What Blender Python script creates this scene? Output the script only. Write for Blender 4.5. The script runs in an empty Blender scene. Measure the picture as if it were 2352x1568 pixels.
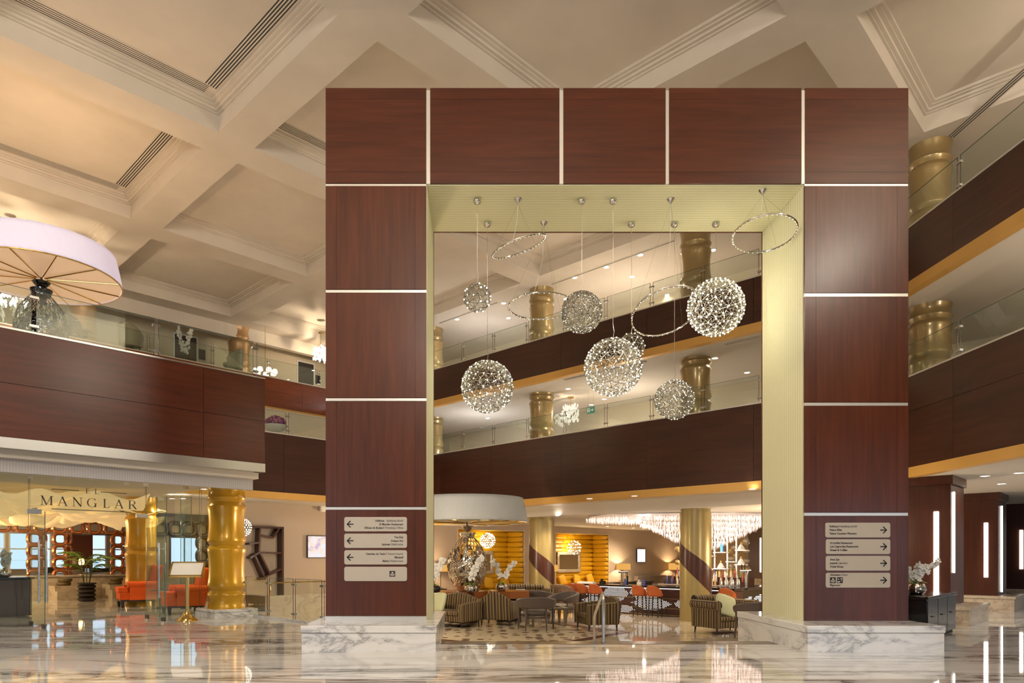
import bpy, math, random
from mathutils import Vector, Matrix, noise as mnoise
random.seed(7)
S = bpy.context.scene
C = S.collection
R = math.radians
PI = math.pi
Q = math.sqrt(0.5)

# ---------------------------------------------------------------- camera
F, CX, CY, EYE = 1590.0, 1098.0, 1280.0, 1.5      # focal length and principal point in photo pixels
cam = bpy.data.cameras.new('camera')
cam_o = bpy.data.objects.new('camera', cam)
C.objects.link(cam_o)
cam.sensor_width = 36.0
cam.lens = 36.0 * F / 2352.0
cam.shift_x = (1176.0 - CX) / 2352.0
cam.shift_y = (CY - 784.0) / 2352.0
cam.clip_end = 300
cam_o.location = (0, 0, EYE)
cam_o.rotation_euler = (R(90), 0, 0)
S.camera = cam_o

# ---------------------------------------------------------------- world, exposure, main lights
S.view_settings.view_transform = 'Standard'
S.view_settings.look = 'None'
S.view_settings.gamma = 1.0
S.view_settings.exposure = 0.0
S.view_settings.use_curve_mapping = False
w = bpy.data.worlds.new('world')
S.world = w
w.use_nodes = True
w.node_tree.nodes['Background'].inputs[0].default_value = (1.0, 0.94, 0.88, 1)
w.node_tree.nodes['Background'].inputs[1].default_value = 0.17
cy = S.cycles
cy.max_bounces = 5
cy.diffuse_bounces = 3
cy.adaptive_threshold = .15
cy.glossy_bounces = 4
cy.transmission_bounces = 4
cy.transparent_max_bounces = 10
cy.caustics_reflective = False
cy.caustics_refractive = False
cy.sample_clamp_indirect = 4.0
cy.sample_clamp_direct = 20.0


def light(kind, name, loc, energy, color=(1, .86, .68), size=.3, rot=None, spot=None, sizey=None, blend=.6):
    l = bpy.data.lights.new(name, kind)
    l.energy = energy
    l.color = color
    if kind == 'AREA':
        l.size = size
        if sizey:
            l.shape = 'RECTANGLE'
            l.size_y = sizey
    else:
        l.shadow_soft_size = size
    if kind == 'SPOT':
        l.spot_size = spot or R(110)
        l.spot_blend = blend
    o = bpy.data.objects.new(name, l)
    o.location = loc
    if rot:
        o.rotation_euler = rot
    C.objects.link(o)
    return o


WARM = (1, .80, .55)
NEUT = (1, .90, .76)
DAY = (.66, .80, 1.0)
# added overhead fill lights, added spots to brighten the floor, and the glazed entrance
for lx, ly, lz, e in ((-9, 3, 8.2, 1800), (10.4, 3.5, 9.6, 2000), (0, 1, 8.6, 1800)):
    light('POINT', 'lobby_fill_light', (lx, ly, lz), e, NEUT, .9)
for lx, ly in ((-8.5, 8.5), (-3.2, 7.5), (2.2, 7.5), (7.5, 8.0)):
    light('SPOT', 'lobby_floor_fill_spot', (lx, ly, 11.4), 650, NEUT, .15, None, R(62), blend=.7)
light('AREA', 'entrance_daylight', (17, -9, 2.6), 320, DAY, 6, (R(90), 0, R(45)), sizey=3.2)
light('AREA', 'entrance_daylight', (-10, -11, 3), 250, DAY, 8, (R(90), 0, R(-25)), sizey=4)

# ---------------------------------------------------------------- helpers


def W(px, py, Y):
    return Vector(((px - CX) * Y / F, Y, EYE + (CY - py) * Y / F))


def onA(px, c):           # point on the plan line Y = c + X seen at photo column px
    t = (px - CX) / F
    Y = c / (1 - t)
    return t * Y, Y


def onB(px, c):           # point on the plan line Y = c - X
    t = (px - CX) / F
    Y = c / (1 + t)
    return t * Y, Y


class MB:
    def __init__(s):
        s.v = []
        s.f = []

    def add(s, vs, fs):
        n = len(s.v)
        s.v += [tuple(p) for p in vs]
        s.f += [tuple(i + n for i in f) for f in fs]
        return s

    def box(s, x0, x1, y0, y1, z0, z1, M=None):
        vs = [Vector(p) for p in ((x0, y0, z0), (x1, y0, z0), (x1, y1, z0), (x0, y1, z0), (x0, y0, z1), (x1, y0, z1), (x1, y1, z1), (x0, y1, z1))]
        if M:
            vs = [M @ p for p in vs]
        return s.add(vs, ((0, 3, 2, 1), (4, 5, 6, 7), (0, 1, 5, 4), (1, 2, 6, 5), (2, 3, 7, 6), (3, 0, 4, 7)))

    def cbox(s, c, sz, M=None):
        x, y, z = c
        a, b, d = sz
        return s.box(x - a / 2, x + a / 2, y - b / 2, y + b / 2, z - d / 2, z + d / 2, M)

    def tube(s, p0, p1, r0, r1=None, n=8, caps=True):
        r1 = r0 if r1 is None else r1
        p0, p1 = Vector(p0), Vector(p1)
        d = (p1 - p0).normalized()
        a = d.orthogonal().normalized()
        b = d.cross(a)
        vs = []
        for p, r in ((p0, r0), (p1, r1)):
            for i in range(n):
                t = 2 * PI * i / n
                vs.append(p + (a * math.cos(t) + b * math.sin(t)) * r)
        fs = [(i, (i + 1) % n, n + (i + 1) % n, n + i) for i in range(n)]
        if caps:
            fs += [tuple(range(n - 1, -1, -1)), tuple(range(n, 2 * n))]
        return s.add(vs, fs)

    def path(s, pts, r, n=6, closed=False):
        pts = [Vector(p) for p in pts]
        m = len(pts)
        vs = []
        a = None
        for i, p in enumerate(pts):
            q0 = pts[i - 1] if (i or closed) else p
            q1 = pts[(i + 1) % m] if (i < m - 1 or closed) else p
            d = (q1 - q0).normalized()
            a = d.orthogonal().normalized() if a is None else (a - d * a.dot(d)).normalized()
            b = d.cross(a)
            for k in range(n):
                t = 2 * PI * k / n
                rr = r[i] if isinstance(r, (list, tuple)) else r
                vs.append(p + (a * math.cos(t) + b * math.sin(t)) * rr)
        fs = []
        for i in range(m if closed else m - 1):
            j = (i + 1) % m
            for k in range(n):
                l = (k + 1) % n
                fs.append((i * n + k, i * n + l, j * n + l, j * n + k))
        if not closed:
            fs += [tuple(range(n - 1, -1, -1)), tuple((m - 1) * n + k for k in range(n))]
        return s.add(vs, fs)

    def lathe(s, prof, n=24, c=(0, 0, 0), caps=True, a0=0, a1=2 * PI):
        full = abs(a1 - a0 - 2 * PI) < 1e-6
        k = n if full else n + 1
        vs = []
        for r, z in prof:
            for i in range(k):
                t = a0 + (a1 - a0) * i / n
                vs.append((c[0] + r * math.cos(t), c[1] + r * math.sin(t), c[2] + z))
        fs = []
        for j in range(len(prof) - 1):
            for i in range(n):
                l = (i + 1) % k
                fs.append((j * k + i, j * k + l, (j + 1) * k + l, (j + 1) * k + i))
        if caps and full:
            fs += [tuple(range(k - 1, -1, -1)), tuple((len(prof) - 1) * k + i for i in range(k))]
        return s.add(vs, fs)

    def sup(s, c, sz, e=2.0, n=20, m=10, M=None, pinch=0):
        # super-ellipsoid: cushions, seats and other padded shapes
        vs = []
        sg = lambda v, p: math.copysign(abs(v) ** p, v)
        p = 2.0 / e
        for j in range(m + 1):
            ph = -PI / 2 + PI * j / m
            for i in range(n):
                th = 2 * PI * i / n
                x = sg(math.cos(ph), p) * sg(math.cos(th), p)
                y = sg(math.cos(ph), p) * sg(math.sin(th), p)
                z = sg(math.sin(ph), p)
                if pinch:
                    z *= 1 - pinch * (abs(x) ** 3 + abs(y) ** 3) / 2
                q = Vector((x * sz[0] / 2, y * sz[1] / 2, z * sz[2] / 2))
                if M:
                    q = M @ q
                vs.append(q + Vector(c))
        fs = []
        for j in range(m):
            for i in range(n):
                l = (i + 1) % n
                fs.append((j * n + i, j * n + l, (j + 1) * n + l, (j + 1) * n + i))
        return s.add(vs, fs)

    def ball(s, c, r, n=8, m=6):
        return s.sup(c, (2 * r, 2 * r, 2 * r), 2, n, m)

    def prism(s, poly, z0, z1):
        n = len(poly)
        vs = [(x, y, z0) for x, y in poly] + [(x, y, z1) for x, y in poly]
        fs = [tuple(range(n - 1, -1, -1)), tuple(range(n, 2 * n))]
        fs += [(i, (i + 1) % n, n + (i + 1) % n, n + i) for i in range(n)]
        return s.add(vs, fs)

    def ext(s, poly, axis, a, b):
        # 2-D outline swept along an axis: 'x' takes (y,z), 'y' takes (x,z)
        n = len(poly)
        if axis == 'x':
            vs = [(a, p, q) for p, q in poly] + [(b, p, q) for p, q in poly]
        else:
            vs = [(p, a, q) for p, q in poly] + [(p, b, q) for p, q in poly]
        fs = [tuple(range(n - 1, -1, -1)), tuple(range(n, 2 * n))]
        fs += [(i, (i + 1) % n, n + (i + 1) % n, n + i) for i in range(n)]
        return s.add(vs, fs)

    def arc(s, r0, r1, a0, a1, n, zlo, zhi, lean=0):
        # curved band, inner radius r0, outer r1, with heights given along the sweep
        vs = []
        for i in range(n + 1):
            u = i / n
            t = a0 + (a1 - a0) * u
            for r, z, k in ((r0, zlo(u), 0), (r1, zlo(u), 0), (r1, zhi(u), lean), (r0, zhi(u), lean)):
                vs.append(((r + k) * math.cos(t), (r + k) * math.sin(t), z))
        fs = []
        for i in range(n):
            for k in range(4):
                l = (k + 1) % 4
                fs.append((i * 4 + k, (i + 1) * 4 + k, (i + 1) * 4 + l, i * 4 + l))
        fs += [(0, 1, 2, 3), (n * 4 + 3, n * 4 + 2, n * 4 + 1, n * 4)]
        return s.add(vs, fs)

    def mesh(s, name, mat, smooth=False, uv=None, ang=40):
        me = bpy.data.meshes.new(name)
        me.from_pydata(s.v, [], s.f)
        import bmesh
        bm = bmesh.new()
        bm.from_mesh(me)
        bmesh.ops.recalc_face_normals(bm, faces=bm.faces)
        bm.to_mesh(me)
        bm.free()
        if uv:
            L = me.uv_layers.new(name='UVMap')
            for p in me.polygons:
                nx, ny = abs(p.normal.x), abs(p.normal.y)
                for li in p.loop_indices:
                    co = me.vertices[me.loops[li].vertex_index].co
                    L.data[li].uv = (co.y if (nx > .75 and uv != 'x') else co.x, co.z)
        if smooth:
            me.polygons.foreach_set('use_smooth', [True] * len(me.polygons))
            me.set_sharp_from_angle(angle=R(ang))
        if mat:
            for m in (mat if isinstance(mat, (list, tuple)) else [mat]):
                me.materials.append(m)
        return me

    def build(s, name, mat, parent=None, loc=(0, 0, 0), rz=0, smooth=False, bevel=0, seg=2, uv=None, ang=40):
        return obj(name, s.mesh(name, mat, smooth or bevel > 0, uv, ang), parent, loc, rz, bevel, seg)


def obj(name, data, parent=None, loc=(0, 0, 0), rz=0, bevel=0, seg=2):
    o = bpy.data.objects.new(name, data)
    C.objects.link(o)
    o.parent = parent
    o.location = loc
    o.rotation_euler = (0, 0, rz) if not isinstance(rz, tuple) else rz
    if bevel:
        b = o.modifiers.new('bevel', 'BEVEL')
        b.width = bevel
        b.segments = seg
        b.limit_method = 'ANGLE'
        b.angle_limit = R(35)
    return o


def tag(o, label=None, cat=None, group=None, kind=None):
    if label:
        o['label'] = label
    if cat:
        o['category'] = cat
    if group:
        o['group'] = group
    if kind:
        o['kind'] = kind
    return o


def thing(name, label, cat, loc=(0, 0, 0), rz=0, group=None, scale=None, kind=None):
    o = bpy.data.objects.new(name, None)
    C.objects.link(o)
    o.empty_display_size = .2
    o.location = loc
    o.rotation_euler = (0, 0, rz) if not isinstance(rz, tuple) else rz
    if scale:
        o.scale = (scale,) * 3 if not isinstance(scale, tuple) else scale
    return tag(o, label, cat, group, kind)


def dup(root, loc, rz, label, group=None, scale=None):
    def cp(o, par):
        c = o.copy()
        C.objects.link(c)
        c.parent = par
        for ch in list(o.children):
            cp(ch, c)
        return c
    r = cp(root, None)
    r.location = loc
    r.rotation_euler = (0, 0, rz)
    if scale:
        r.scale = (scale,) * 3 if not isinstance(scale, tuple) else scale
    return tag(r, label, None, group)


def struct(o, label=None):
    return tag(o, label, None, None, 'structure')


# ---------------------------------------------------------------- materials
MATS = {}


def sock(b, k):
    return b.inputs[k]


def pmat(name, col, rough=.5, metal=0, coat=0, spec=.5, emit=None, estr=0, trans=0, coat_rough=.08, alpha=1, sub=0):
    if name in MATS:
        return MATS[name]
    m = bpy.data.materials.new(name)
    m.use_nodes = True
    b = m.node_tree.nodes['Principled BSDF']
    b.inputs['Base Color'].default_value = (*col, 1)
    b.inputs['Roughness'].default_value = rough
    b.inputs['Metallic'].default_value = metal
    b.inputs['Specular IOR Level'].default_value = spec
    b.inputs['Coat Weight'].default_value = coat
    b.inputs['Coat Roughness'].default_value = coat_rough
    b.inputs['Transmission Weight'].default_value = trans
    if emit:
        b.inputs['Emission Color'].default_value = (*emit, 1)
        b.inputs['Emission Strength'].default_value = estr
    MATS[name] = m
    return m


def nodes(m):
    nt = m.node_tree
    return nt, nt.nodes, nt.links, nt.nodes['Principled BSDF']


def coords(nt, scale, kind='Object', rnd=True, rot=(0, 0, 0)):
    tc = nt.nodes.new('ShaderNodeTexCoord')
    mp = nt.nodes.new('ShaderNodeMapping')
    mp.inputs['Scale'].default_value = scale
    mp.inputs['Rotation'].default_value = rot
    nt.links.new(tc.outputs[kind], mp.inputs['Vector'])
    if rnd:
        oi = nt.nodes.new('ShaderNodeObjectInfo')
        mu = nt.nodes.new('ShaderNodeMath')
        mu.operation = 'MULTIPLY'
        mu.inputs[1].default_value = 37.0
        nt.links.new(oi.outputs['Random'], mu.inputs[0])
        nt.links.new(mu.outputs[0], mp.inputs['Location'])
    return mp.outputs['Vector']


def ramp(nt, src, stops, interp='LINEAR'):
    r = nt.nodes.new('ShaderNodeValToRGB')
    r.color_ramp.interpolation = interp
    e = r.color_ramp.elements
    while len(e) < len(stops):
        e.new(.5)
    for i, (p, c) in enumerate(stops):
        e[i].position = p
        e[i].color = (*c, 1)
    nt.links.new(src, r.inputs['Fac'])
    return r.outputs['Color']


def noise_tex(nt, vec, scale, detail=4, rough=.55, dist=0):
    n = nt.nodes.new('ShaderNodeTexNoise')
    n.inputs['Scale'].default_value = scale
    n.inputs['Detail'].default_value = detail
    n.inputs['Roughness'].default_value = rough
    n.inputs['Distortion'].default_value = dist
    nt.links.new(vec, n.inputs['Vector'])
    return n.outputs['Fac']


def mixc(nt, fac, a, b, mode='MIX'):
    x = nt.nodes.new('ShaderNodeMix')
    x.data_type = 'RGBA'
    x.blend_type = mode
    for s_, v in ((x.inputs['Factor'], fac), (x.inputs[6], a), (x.inputs[7], b)):
        if isinstance(v, (int, float)):
            s_.default_value = v
        elif isinstance(v, tuple):
            s_.default_value = (*v, 1)
        else:
            nt.links.new(v, s_)
    return x.outputs[2]


def bump(nt, b, src, strength=.2, dist=.01):
    n = nt.nodes.new('ShaderNodeBump')
    n.inputs['Strength'].default_value = strength
    n.inputs['Distance'].default_value = dist
    nt.links.new(src, n.inputs['Height'])
    nt.links.new(n.outputs['Normal'], b.inputs['Normal'])


def wood(name, dark, mid, axis='z', rough=.36, coat=.22):
    m = pmat(name, mid, rough, coat=coat, coat_rough=.22, spec=.3)
    nt, N, L, b = nodes(m)
    sc = {'z': (9, 9, .55), 'x': (.55, 9, 9)}[axis]
    v = coords(nt, sc)
    f = noise_tex(nt, v, 1.3, 7, .62, .35)
    v2 = coords(nt, {'z': (1.3, 1.3, .35), 'x': (.35, 1.3, 1.3)}[axis])
    g = noise_tex(nt, v2, 1.1, 3, .5, .4)
    c1 = ramp(nt, f, [(.3, dark), (.7, mid)])
    k = tuple(min(1, x * 1.35) for x in mid)
    c2 = ramp(nt, g, [(.3, tuple(x * .62 for x in mid)), (.72, k)])
    out = mixc(nt, .38, c1, c2)
    L.new(out, b.inputs['Base Color'])
    return m


M_WOODV = wood('mahogany_vertical', (.036, .0074, .0028), (.100, .0235, .0074), 'z')
M_WOODH = wood('mahogany_horizontal', (.032, .0066, .0028), (.090, .0205, .0074), 'x')
M_WOODB = wood('mahogany_fascia', (.024, .0080, .0042), (.066, .0215, .0110), 'x', .38, .3)
M_WOODD = wood('dark_walnut', (.03, .011, .008), (.06, .021, .014), 'x', .42, .2)
M_RED = wood('red_mahogany', (.11, .022, .006), (.27, .060, .013), 'x')
M_WOODP = wood('walnut_pillar', (.030, .0090, .0052), (.072, .0205, .0110), 'z', .36, .3)


def wallpaper(name, a, b_, freq, axis, rough=.65, bumps=.15):
    m = pmat(name, a, rough)
    nt, N, L, b = nodes(m)
    v = coords(nt, (1, 1, 1), rnd=False)
    wv = nt.nodes.new('ShaderNodeTexWave')
    wv.bands_direction = axis
    wv.inputs['Scale'].default_value = freq
    wv.inputs['Distortion'].default_value = .6
    wv.inputs['Detail'].default_value = 3
    wv.inputs['Detail Scale'].default_value = 3
    L.new(v, wv.inputs['Vector'])
    n = noise_tex(nt, coords(nt, (1, 1, 1), rnd=False), 55, 3)
    c = ramp(nt, wv.outputs['Fac'], [(.05, b_), (.35, a), (1, a)])
    c2 = mixc(nt, n, tuple(x * .88 for x in a), tuple(min(1, x * 1.1) for x in a))
    L.new(mixc(nt, .5, c, c2), b.inputs['Base Color'])
    bump(nt, b, wv.outputs['Fac'], bumps, .004)
    return m


M_LINEV = wallpaper('lining_vertical_stripe', (.68, .655, .43), (.46, .44, .26), 3.6, 'Y', bumps=.3)
M_LINEH = wallpaper('lining_horizontal_stripe', (.68, .655, .43), (.46, .44, .26), 3.6, 'Y', bumps=.3)
M_FABRIC = wallpaper('beige_wall_fabric', (.50, .40, .31), (.38, .30, .23), 5, 'DIAGONAL')
M_GREYFAB = wallpaper('grey_wall_fabric', (.40, .38, .38), (.26, .25, .25), 9, 'X')


def marble(name, base, vein, stretch, vscale, rough=.06, amount=1.0, spec=.6, rot=0, warm=(.75, .66, .55)):
    m = pmat(name, base, rough, spec=spec)
    nt, N, L, b = nodes(m)
    v = coords(nt, stretch, rnd=False, rot=(0, 0, rot))
    n = noise_tex(nt, v, vscale, 9, .62, .9)
    sub = N.new('ShaderNodeMath'); sub.operation = 'SUBTRACT'; sub.inputs[1].default_value = .5
    ab = N.new('ShaderNodeMath'); ab.operation = 'ABSOLUTE'
    L.new(n, sub.inputs[0]); L.new(sub.outputs[0], ab.inputs[0])
    vein_f = ramp(nt, ab.outputs[0], [(0, (1, 1, 1)), (.022, (.35, .35, .35)), (.075, (0, 0, 0))])
    msk = noise_tex(nt, coords(nt, tuple(x * .45 for x in stretch), rnd=False, rot=(0, 0, rot)), vscale * .8, 3)
    mf = ramp(nt, msk, [(.36, (.18, .18, .18)), (.58, (1, 1, 1))])
    ff = mixc(nt, 1.0, vein_f, mf, 'MULTIPLY')
    cloud = noise_tex(nt, v, vscale * .6, 5)
    bc = mixc(nt, cloud, base, tuple(base[i] * (.55 + .45 * warm[i]) for i in range(3)))
    sc = N.new('ShaderNodeMath'); sc.operation = 'MULTIPLY'; sc.inputs[1].default_value = amount
    L.new(ff, sc.inputs[0])
    L.new(mixc(nt, sc.outputs[0], bc, vein), b.inputs['Base Color'])
    return m


M_FLOOR = marble('polished_marble_floor', (.64, .64, .645), (.07, .058, .052), (.17, 1.0, 1), 1.25, .035, 1.1, .5, R(8))
M_LOUNGE = marble('lounge_marble_floor', (.66, .58, .48), (.2, .16, .12), (.4, .5, 1), 1.0, .05, .5, .8)
M_PLINTH = marble('white_marble_plinth', (.72, .71, .70), (.20, .19, .20), (.55, .55, 1.5), 1.25, .12, .8, .5, 0, (.92, .9, .88))
M_TANMARB = marble('tan_marble', (.58, .50, .40), (.24, .18, .13), (.8, .8, 1.3), 1.6, .16, .6, .5)

M_CEIL = pmat('ceiling_plaster', (.70, .64, .56), .9, spec=.2)
_nt, _N, _L, _b = nodes(M_CEIL)
_L.new(ramp(_nt, noise_tex(_nt, coords(_nt, (1, 1, 1), rnd=False), .8, 5), [(.3, (.61, .54, .455)), (.7, (.68, .60, .505))]), _b.inputs['Base Color'])
M_SOFF = pmat('soffit_paint', (.62, .56, .48), .8, spec=.3)
M_CREAM = pmat('cream_wall', (.66, .57, .43), .8, spec=.25)
M_GOLDSTRIP = pmat('gold_fascia_trim', (.66, .38, .10), .45, metal=.25, spec=.5)
M_SILVER = pmat('brushed_silver', (.62, .60, .57), .32, metal=1)
M_WHITEMETAL = pmat('satin_white_metal', (.72, .69, .64), .35, metal=.6)
M_CHROME = pmat('chrome', (.75, .73, .70), .08, metal=1)
M_STEEL = pmat('stainless_steel', (.62, .63, .64), .2, metal=1)
M_BRASS = pmat('polished_brass', (.85, .60, .22), .12, metal=1)
M_GOLDCOL = pmat('gold_lacquer', (.56, .30, .010), .28, metal=.25, coat=.5, coat_rough=.1)
M_BRONZECOL = pmat('bronze_lacquer', (.34, .24, .10), .30, metal=.45, coat=.6, coat_rough=.12)
M_OLIVECOL = pmat('olive_gold_column', (.33, .25, .095), .34, metal=.3, coat=.3)
M_BLACK = pmat('black_lacquer', (.012, .010, .010), .16, coat=.5)
M_DARK = pmat('dark_slot', (.025, .022, .02), .7)
M_DARKMETAL = pmat('dark_metal', (.09, .08, .075), .35, metal=.8)
M_BROWNLEG = pmat('dark_brown_leg', (.022, .014, .010), .4)
M_ORANGE = pmat('orange_velvet', (.72, .10, .010), .8, spec=.25)
M_BURNT = pmat('burnt_orange_leather', (.38, .085, .015), .45)
M_YELLOW = pmat('yellow_leather', (.62, .33, .008), .42)
M_MUSTARD = pmat('mustard_cushion', (.62, .34, .01), .7)
M_TAUPE = pmat('taupe_leather', (.085, .062, .052), .5)
M_OLIVETBL = pmat('olive_table_lacquer', (.20, .165, .10), .4)
M_SAGE = pmat('sage_cushion', (.50, .52, .32), .75)
M_WHITEPETAL = pmat('white_petal', (.82, .80, .76), .6, sub=.1)
M_GREEN = pmat('leaf_green', (.20, .36, .045), .5)
M_GREEND = pmat('stem_green', (.06, .10, .02), .6)
M_SIGN = pmat('sign_plate', (.45, .40, .34), .5)
M_INK = pmat('ink', (.018, .016, .022), .6)
M_GREYINK = pmat('grey_ink', (.16, .14, .13), .6)
M_COPPER = pmat('copper_glaze', (.42, .14, .045), .16, metal=.75, coat=.6)
M_SHADE = pmat('pleated_white_shade', (.78, .77, .78), .8)
M_RUGRED = pmat('brown_border_stone', (.11, .03, .018), .18)
M_BRONZE = pmat('bronze_threshold', (.13, .095, .065), .25, metal=.5)
M_WHITE = pmat('white_paint', (.80, .78, .74), .5)
M_PINKPET = pmat('purple_petal', (.17, .018, .11), .6)
M_LILACPET = pmat('lilac_petal', (.40, .12, .24), .6)
M_BLUEGLASS = pmat('blue_bottle_glass', (.06, .25, .55), .08, coat=.5)
M_NAVY = pmat('navy_card', (.03, .03, .16), .5)


def emis(name, col, strength, sample=True):
    if name in MATS:
        return MATS[name]
    m = bpy.data.materials.new(name)
    m.use_nodes = True
    nt = m.node_tree
    nt.nodes.clear()
    e = nt.nodes.new('ShaderNodeEmission')
    e.inputs[0].default_value = (*col, 1)
    e.inputs[1].default_value = strength
    o = nt.nodes.new('ShaderNodeOutputMaterial')
    nt.links.new(e.outputs[0], o.inputs[0])
    if not sample:
        m.cycles.emission_sampling = 'NONE'
    MATS[name] = m
    return m


E_BULB = emis('led_bulb', (1, .92, .68), 120)
E_BULBD = emis('led_bulb_dim', (1, .93, .75), 9, False)
E_DOT = emis('led_dot', (1, .97, .90), 3, False)
E_DOWN = emis('downlight_lens', (1, .92, .80), 26, False)
E_BAR = emis('light_bar', (1, .93, .80), 5)
E_BARDOT = emis('bar_front_led', (1, .97, .93), 1.5, False)
E_TV = emis('television_screen', (.80, .86, 1.0), 1.5, False)
E_SHADEO = emis('glowing_orange_shade', (1, .50, .12), .85, False)
E_WINDOW = emis('daylit_window', (.62, .80, 1.0), 1.25, False)
E_COVE = emis('cove_strip', (1, .90, .70), 3.5)


def glassmat(name, tint, gloss=.10, rough=.0):
    if name in MATS:
        return MATS[name]
    m = bpy.data.materials.new(name)
    m.use_nodes = True
    nt = m.node_tree
    nt.nodes.clear()
    t = nt.nodes.new('ShaderNodeBsdfTransparent')
    t.inputs[0].default_value = (*tint, 1)
    g = nt.nodes.new('ShaderNodeBsdfGlossy')
    g.inputs['Roughness'].default_value = rough
    g.inputs['Color'].default_value = (.9, 1, .97, 1)
    ge = nt.nodes.new('ShaderNodeNewGeometry')
    dt = nt.nodes.new('ShaderNodeVectorMath')
    dt.operation = 'DOT_PRODUCT'
    nt.links.new(ge.outputs['Incoming'], dt.inputs[0])
    nt.links.new(ge.outputs['Normal'], dt.inputs[1])
    ab = nt.nodes.new('ShaderNodeMath')
    ab.operation = 'ABSOLUTE'
    nt.links.new(dt.outputs['Value'], ab.inputs[0])
    mu = nt.nodes.new('ShaderNodeMapRange')
    mu.interpolation_type = 'SMOOTHSTEP'
    mu.inputs['From Min'].default_value = .0
    mu.inputs['From Max'].default_value = .55
    mu.inputs['To Min'].default_value = .26
    mu.inputs['To Max'].default_value = .03 + gloss * .2
    nt.links.new(ab.outputs[0], mu.inputs['Value'])
    x = nt.nodes.new('ShaderNodeMixShader')
    o = nt.nodes.new('ShaderNodeOutputMaterial')
    nt.links.new(mu.outputs[0], x.inputs[0])
    nt.links.new(t.outputs[0], x.inputs[1])
    nt.links.new(g.outputs[0], x.inputs[2])
    nt.links.new(x.outputs[0], o.inputs[0])
    MATS[name] = m
    return m


M_GLASS = glassmat('clear_glass', (.93, .97, .95), .1)
M_RAILGLASS = glassmat('railing_glass', (.94, .97, .95), .15)
M_GLASSEDGE = pmat('glass_edge', (.05, .11, .09), .2)
M_BOTTLE = glassmat('bottle_glass', (.80, .80, .78), .6)


def stripes(name):
    m = pmat(name, (.1, .08, .05), .75)
    nt, N, L, b = nodes(m)
    tc = N.new('ShaderNodeTexCoord')
    sp = N.new('ShaderNodeSeparateXYZ')
    L.new(tc.outputs['UV'], sp.inputs[0])
    mu = N.new('ShaderNodeMath'); mu.operation = 'MULTIPLY'; mu.inputs[1].default_value = 5.6
    fr = N.new('ShaderNodeMath'); fr.operation = 'FRACT'
    L.new(sp.outputs['X'], mu.inputs[0]); L.new(mu.outputs[0], fr.inputs[0])
    dk, md, lt, ol = (.022, .013, .009), (.065, .040, .024), (.38, .26, .095), (.18, .115, .042)
    c = ramp(nt, fr.outputs[0], [(0, dk), (.12, lt), (.22, md), (.32, ol), (.40, dk), (.54, md), (.60, lt), (.68, dk), (.78, ol), (.84, md), (.90, dk)], 'CONSTANT')
    L.new(c, b.inputs['Base Color'])
    return m


M_STRIPE = stripes('brown_gold_stripe')

# ================================================================ STRUCTURE
ZL = -.45          # sunken lounge floor
ZC = 11.57         # underside of the ceiling beams
struct(MB().prism([(-45, -14), (32, -14), (32, 38), (13, 38), (13, 21), (8.0, 18.6), (7.35, 14), (7.35, 12.4), (-.7, 12.4), (-2.9, 14.9), (-10.5, 22.5), (-10.5, 45), (-45, 45)], -.3, 0)
       .build('floor', M_FLOOR), 'polished grey-veined white marble lobby floor')
struct(MB().prism([(-14, 12.0), (16, 12.0), (16, 48), (-14, 48)], ZL - .2, ZL).build('floor_lounge', M_LOUNGE), 'sunken cream marble floor of the lounge bar')
st = thing('floor_steps', 'marble steps down to the lounge', None, kind='structure')
for i in range(2):
    MB().box(-.65, 5.2, 12.4 + .32 * i, 12.72 + .32 * i, ZL, -.15 * (i + 1)).build('step', M_LOUNGE, st)
struct(MB().box(-.65, 5.2, 12.0, 12.4, 0, .004).build('trim_1', M_BRONZE), 'dark bronze threshold strip at the top of the steps')
# low kerb under the glass by the steps
struct(MB().prism([(-5.7, 17.55), (-2.7, 14.55), (-2.6, 14.65), (-5.6, 17.65)], 0, .05).build('trim_2', M_PLINTH), 'low marble kerb under the glass at the steps')

# --- lounge floor inlay: pebble pattern with a brown stone border
m = pmat('pebble_inlay', (.4, .35, .25), .22, spec=.35)
_nt, _N, _L, _b = nodes(m)
_vo = _N.new('ShaderNodeTexVoronoi')
_vo.inputs['Scale'].default_value = 1.0
_vo.inputs['Randomness'].default_value = .3
_L.new(coords(_nt, (3.4, 3.4, 1), rnd=False), _vo.inputs['Vector'])
_c = ramp(_nt, _vo.outputs['Distance'], [(.0, (.085, .03, .018)), (.43, (.085, .03, .018)), (.47, (.56, .48, .35))])
_L.new(_c, _b.inputs['Base Color'])
inl = struct(MB().prism([(-3.6, 18.6), (1.15, 15.0), (3.75, 18.2), (1.9, 20.6), (-1.5, 23)], ZL, ZL + .004).build('floor_inlay', m), 'pebble patterned floor inlay under the lounge seats')
b = MB()
for (x0, y0), (x1, y1) in (((-3.6, 18.6), (1.15, 15.0)), ((1.15, 15.0), (3.75, 18.2)), ((3.75, 18.2), (1.9, 20.6))):
    d = Vector((x1 - x0, y1 - y0, 0)).normalized()
    n = Vector((d.y, -d.x, 0)) * .26
    b.prism([(x0, y0), (x1, y1), (x1 + n.x, y1 + n.y), (x0 + n.x, y0 + n.y)], ZL, ZL + .006)
b.build('border', M_RUGRED, inl)

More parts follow.
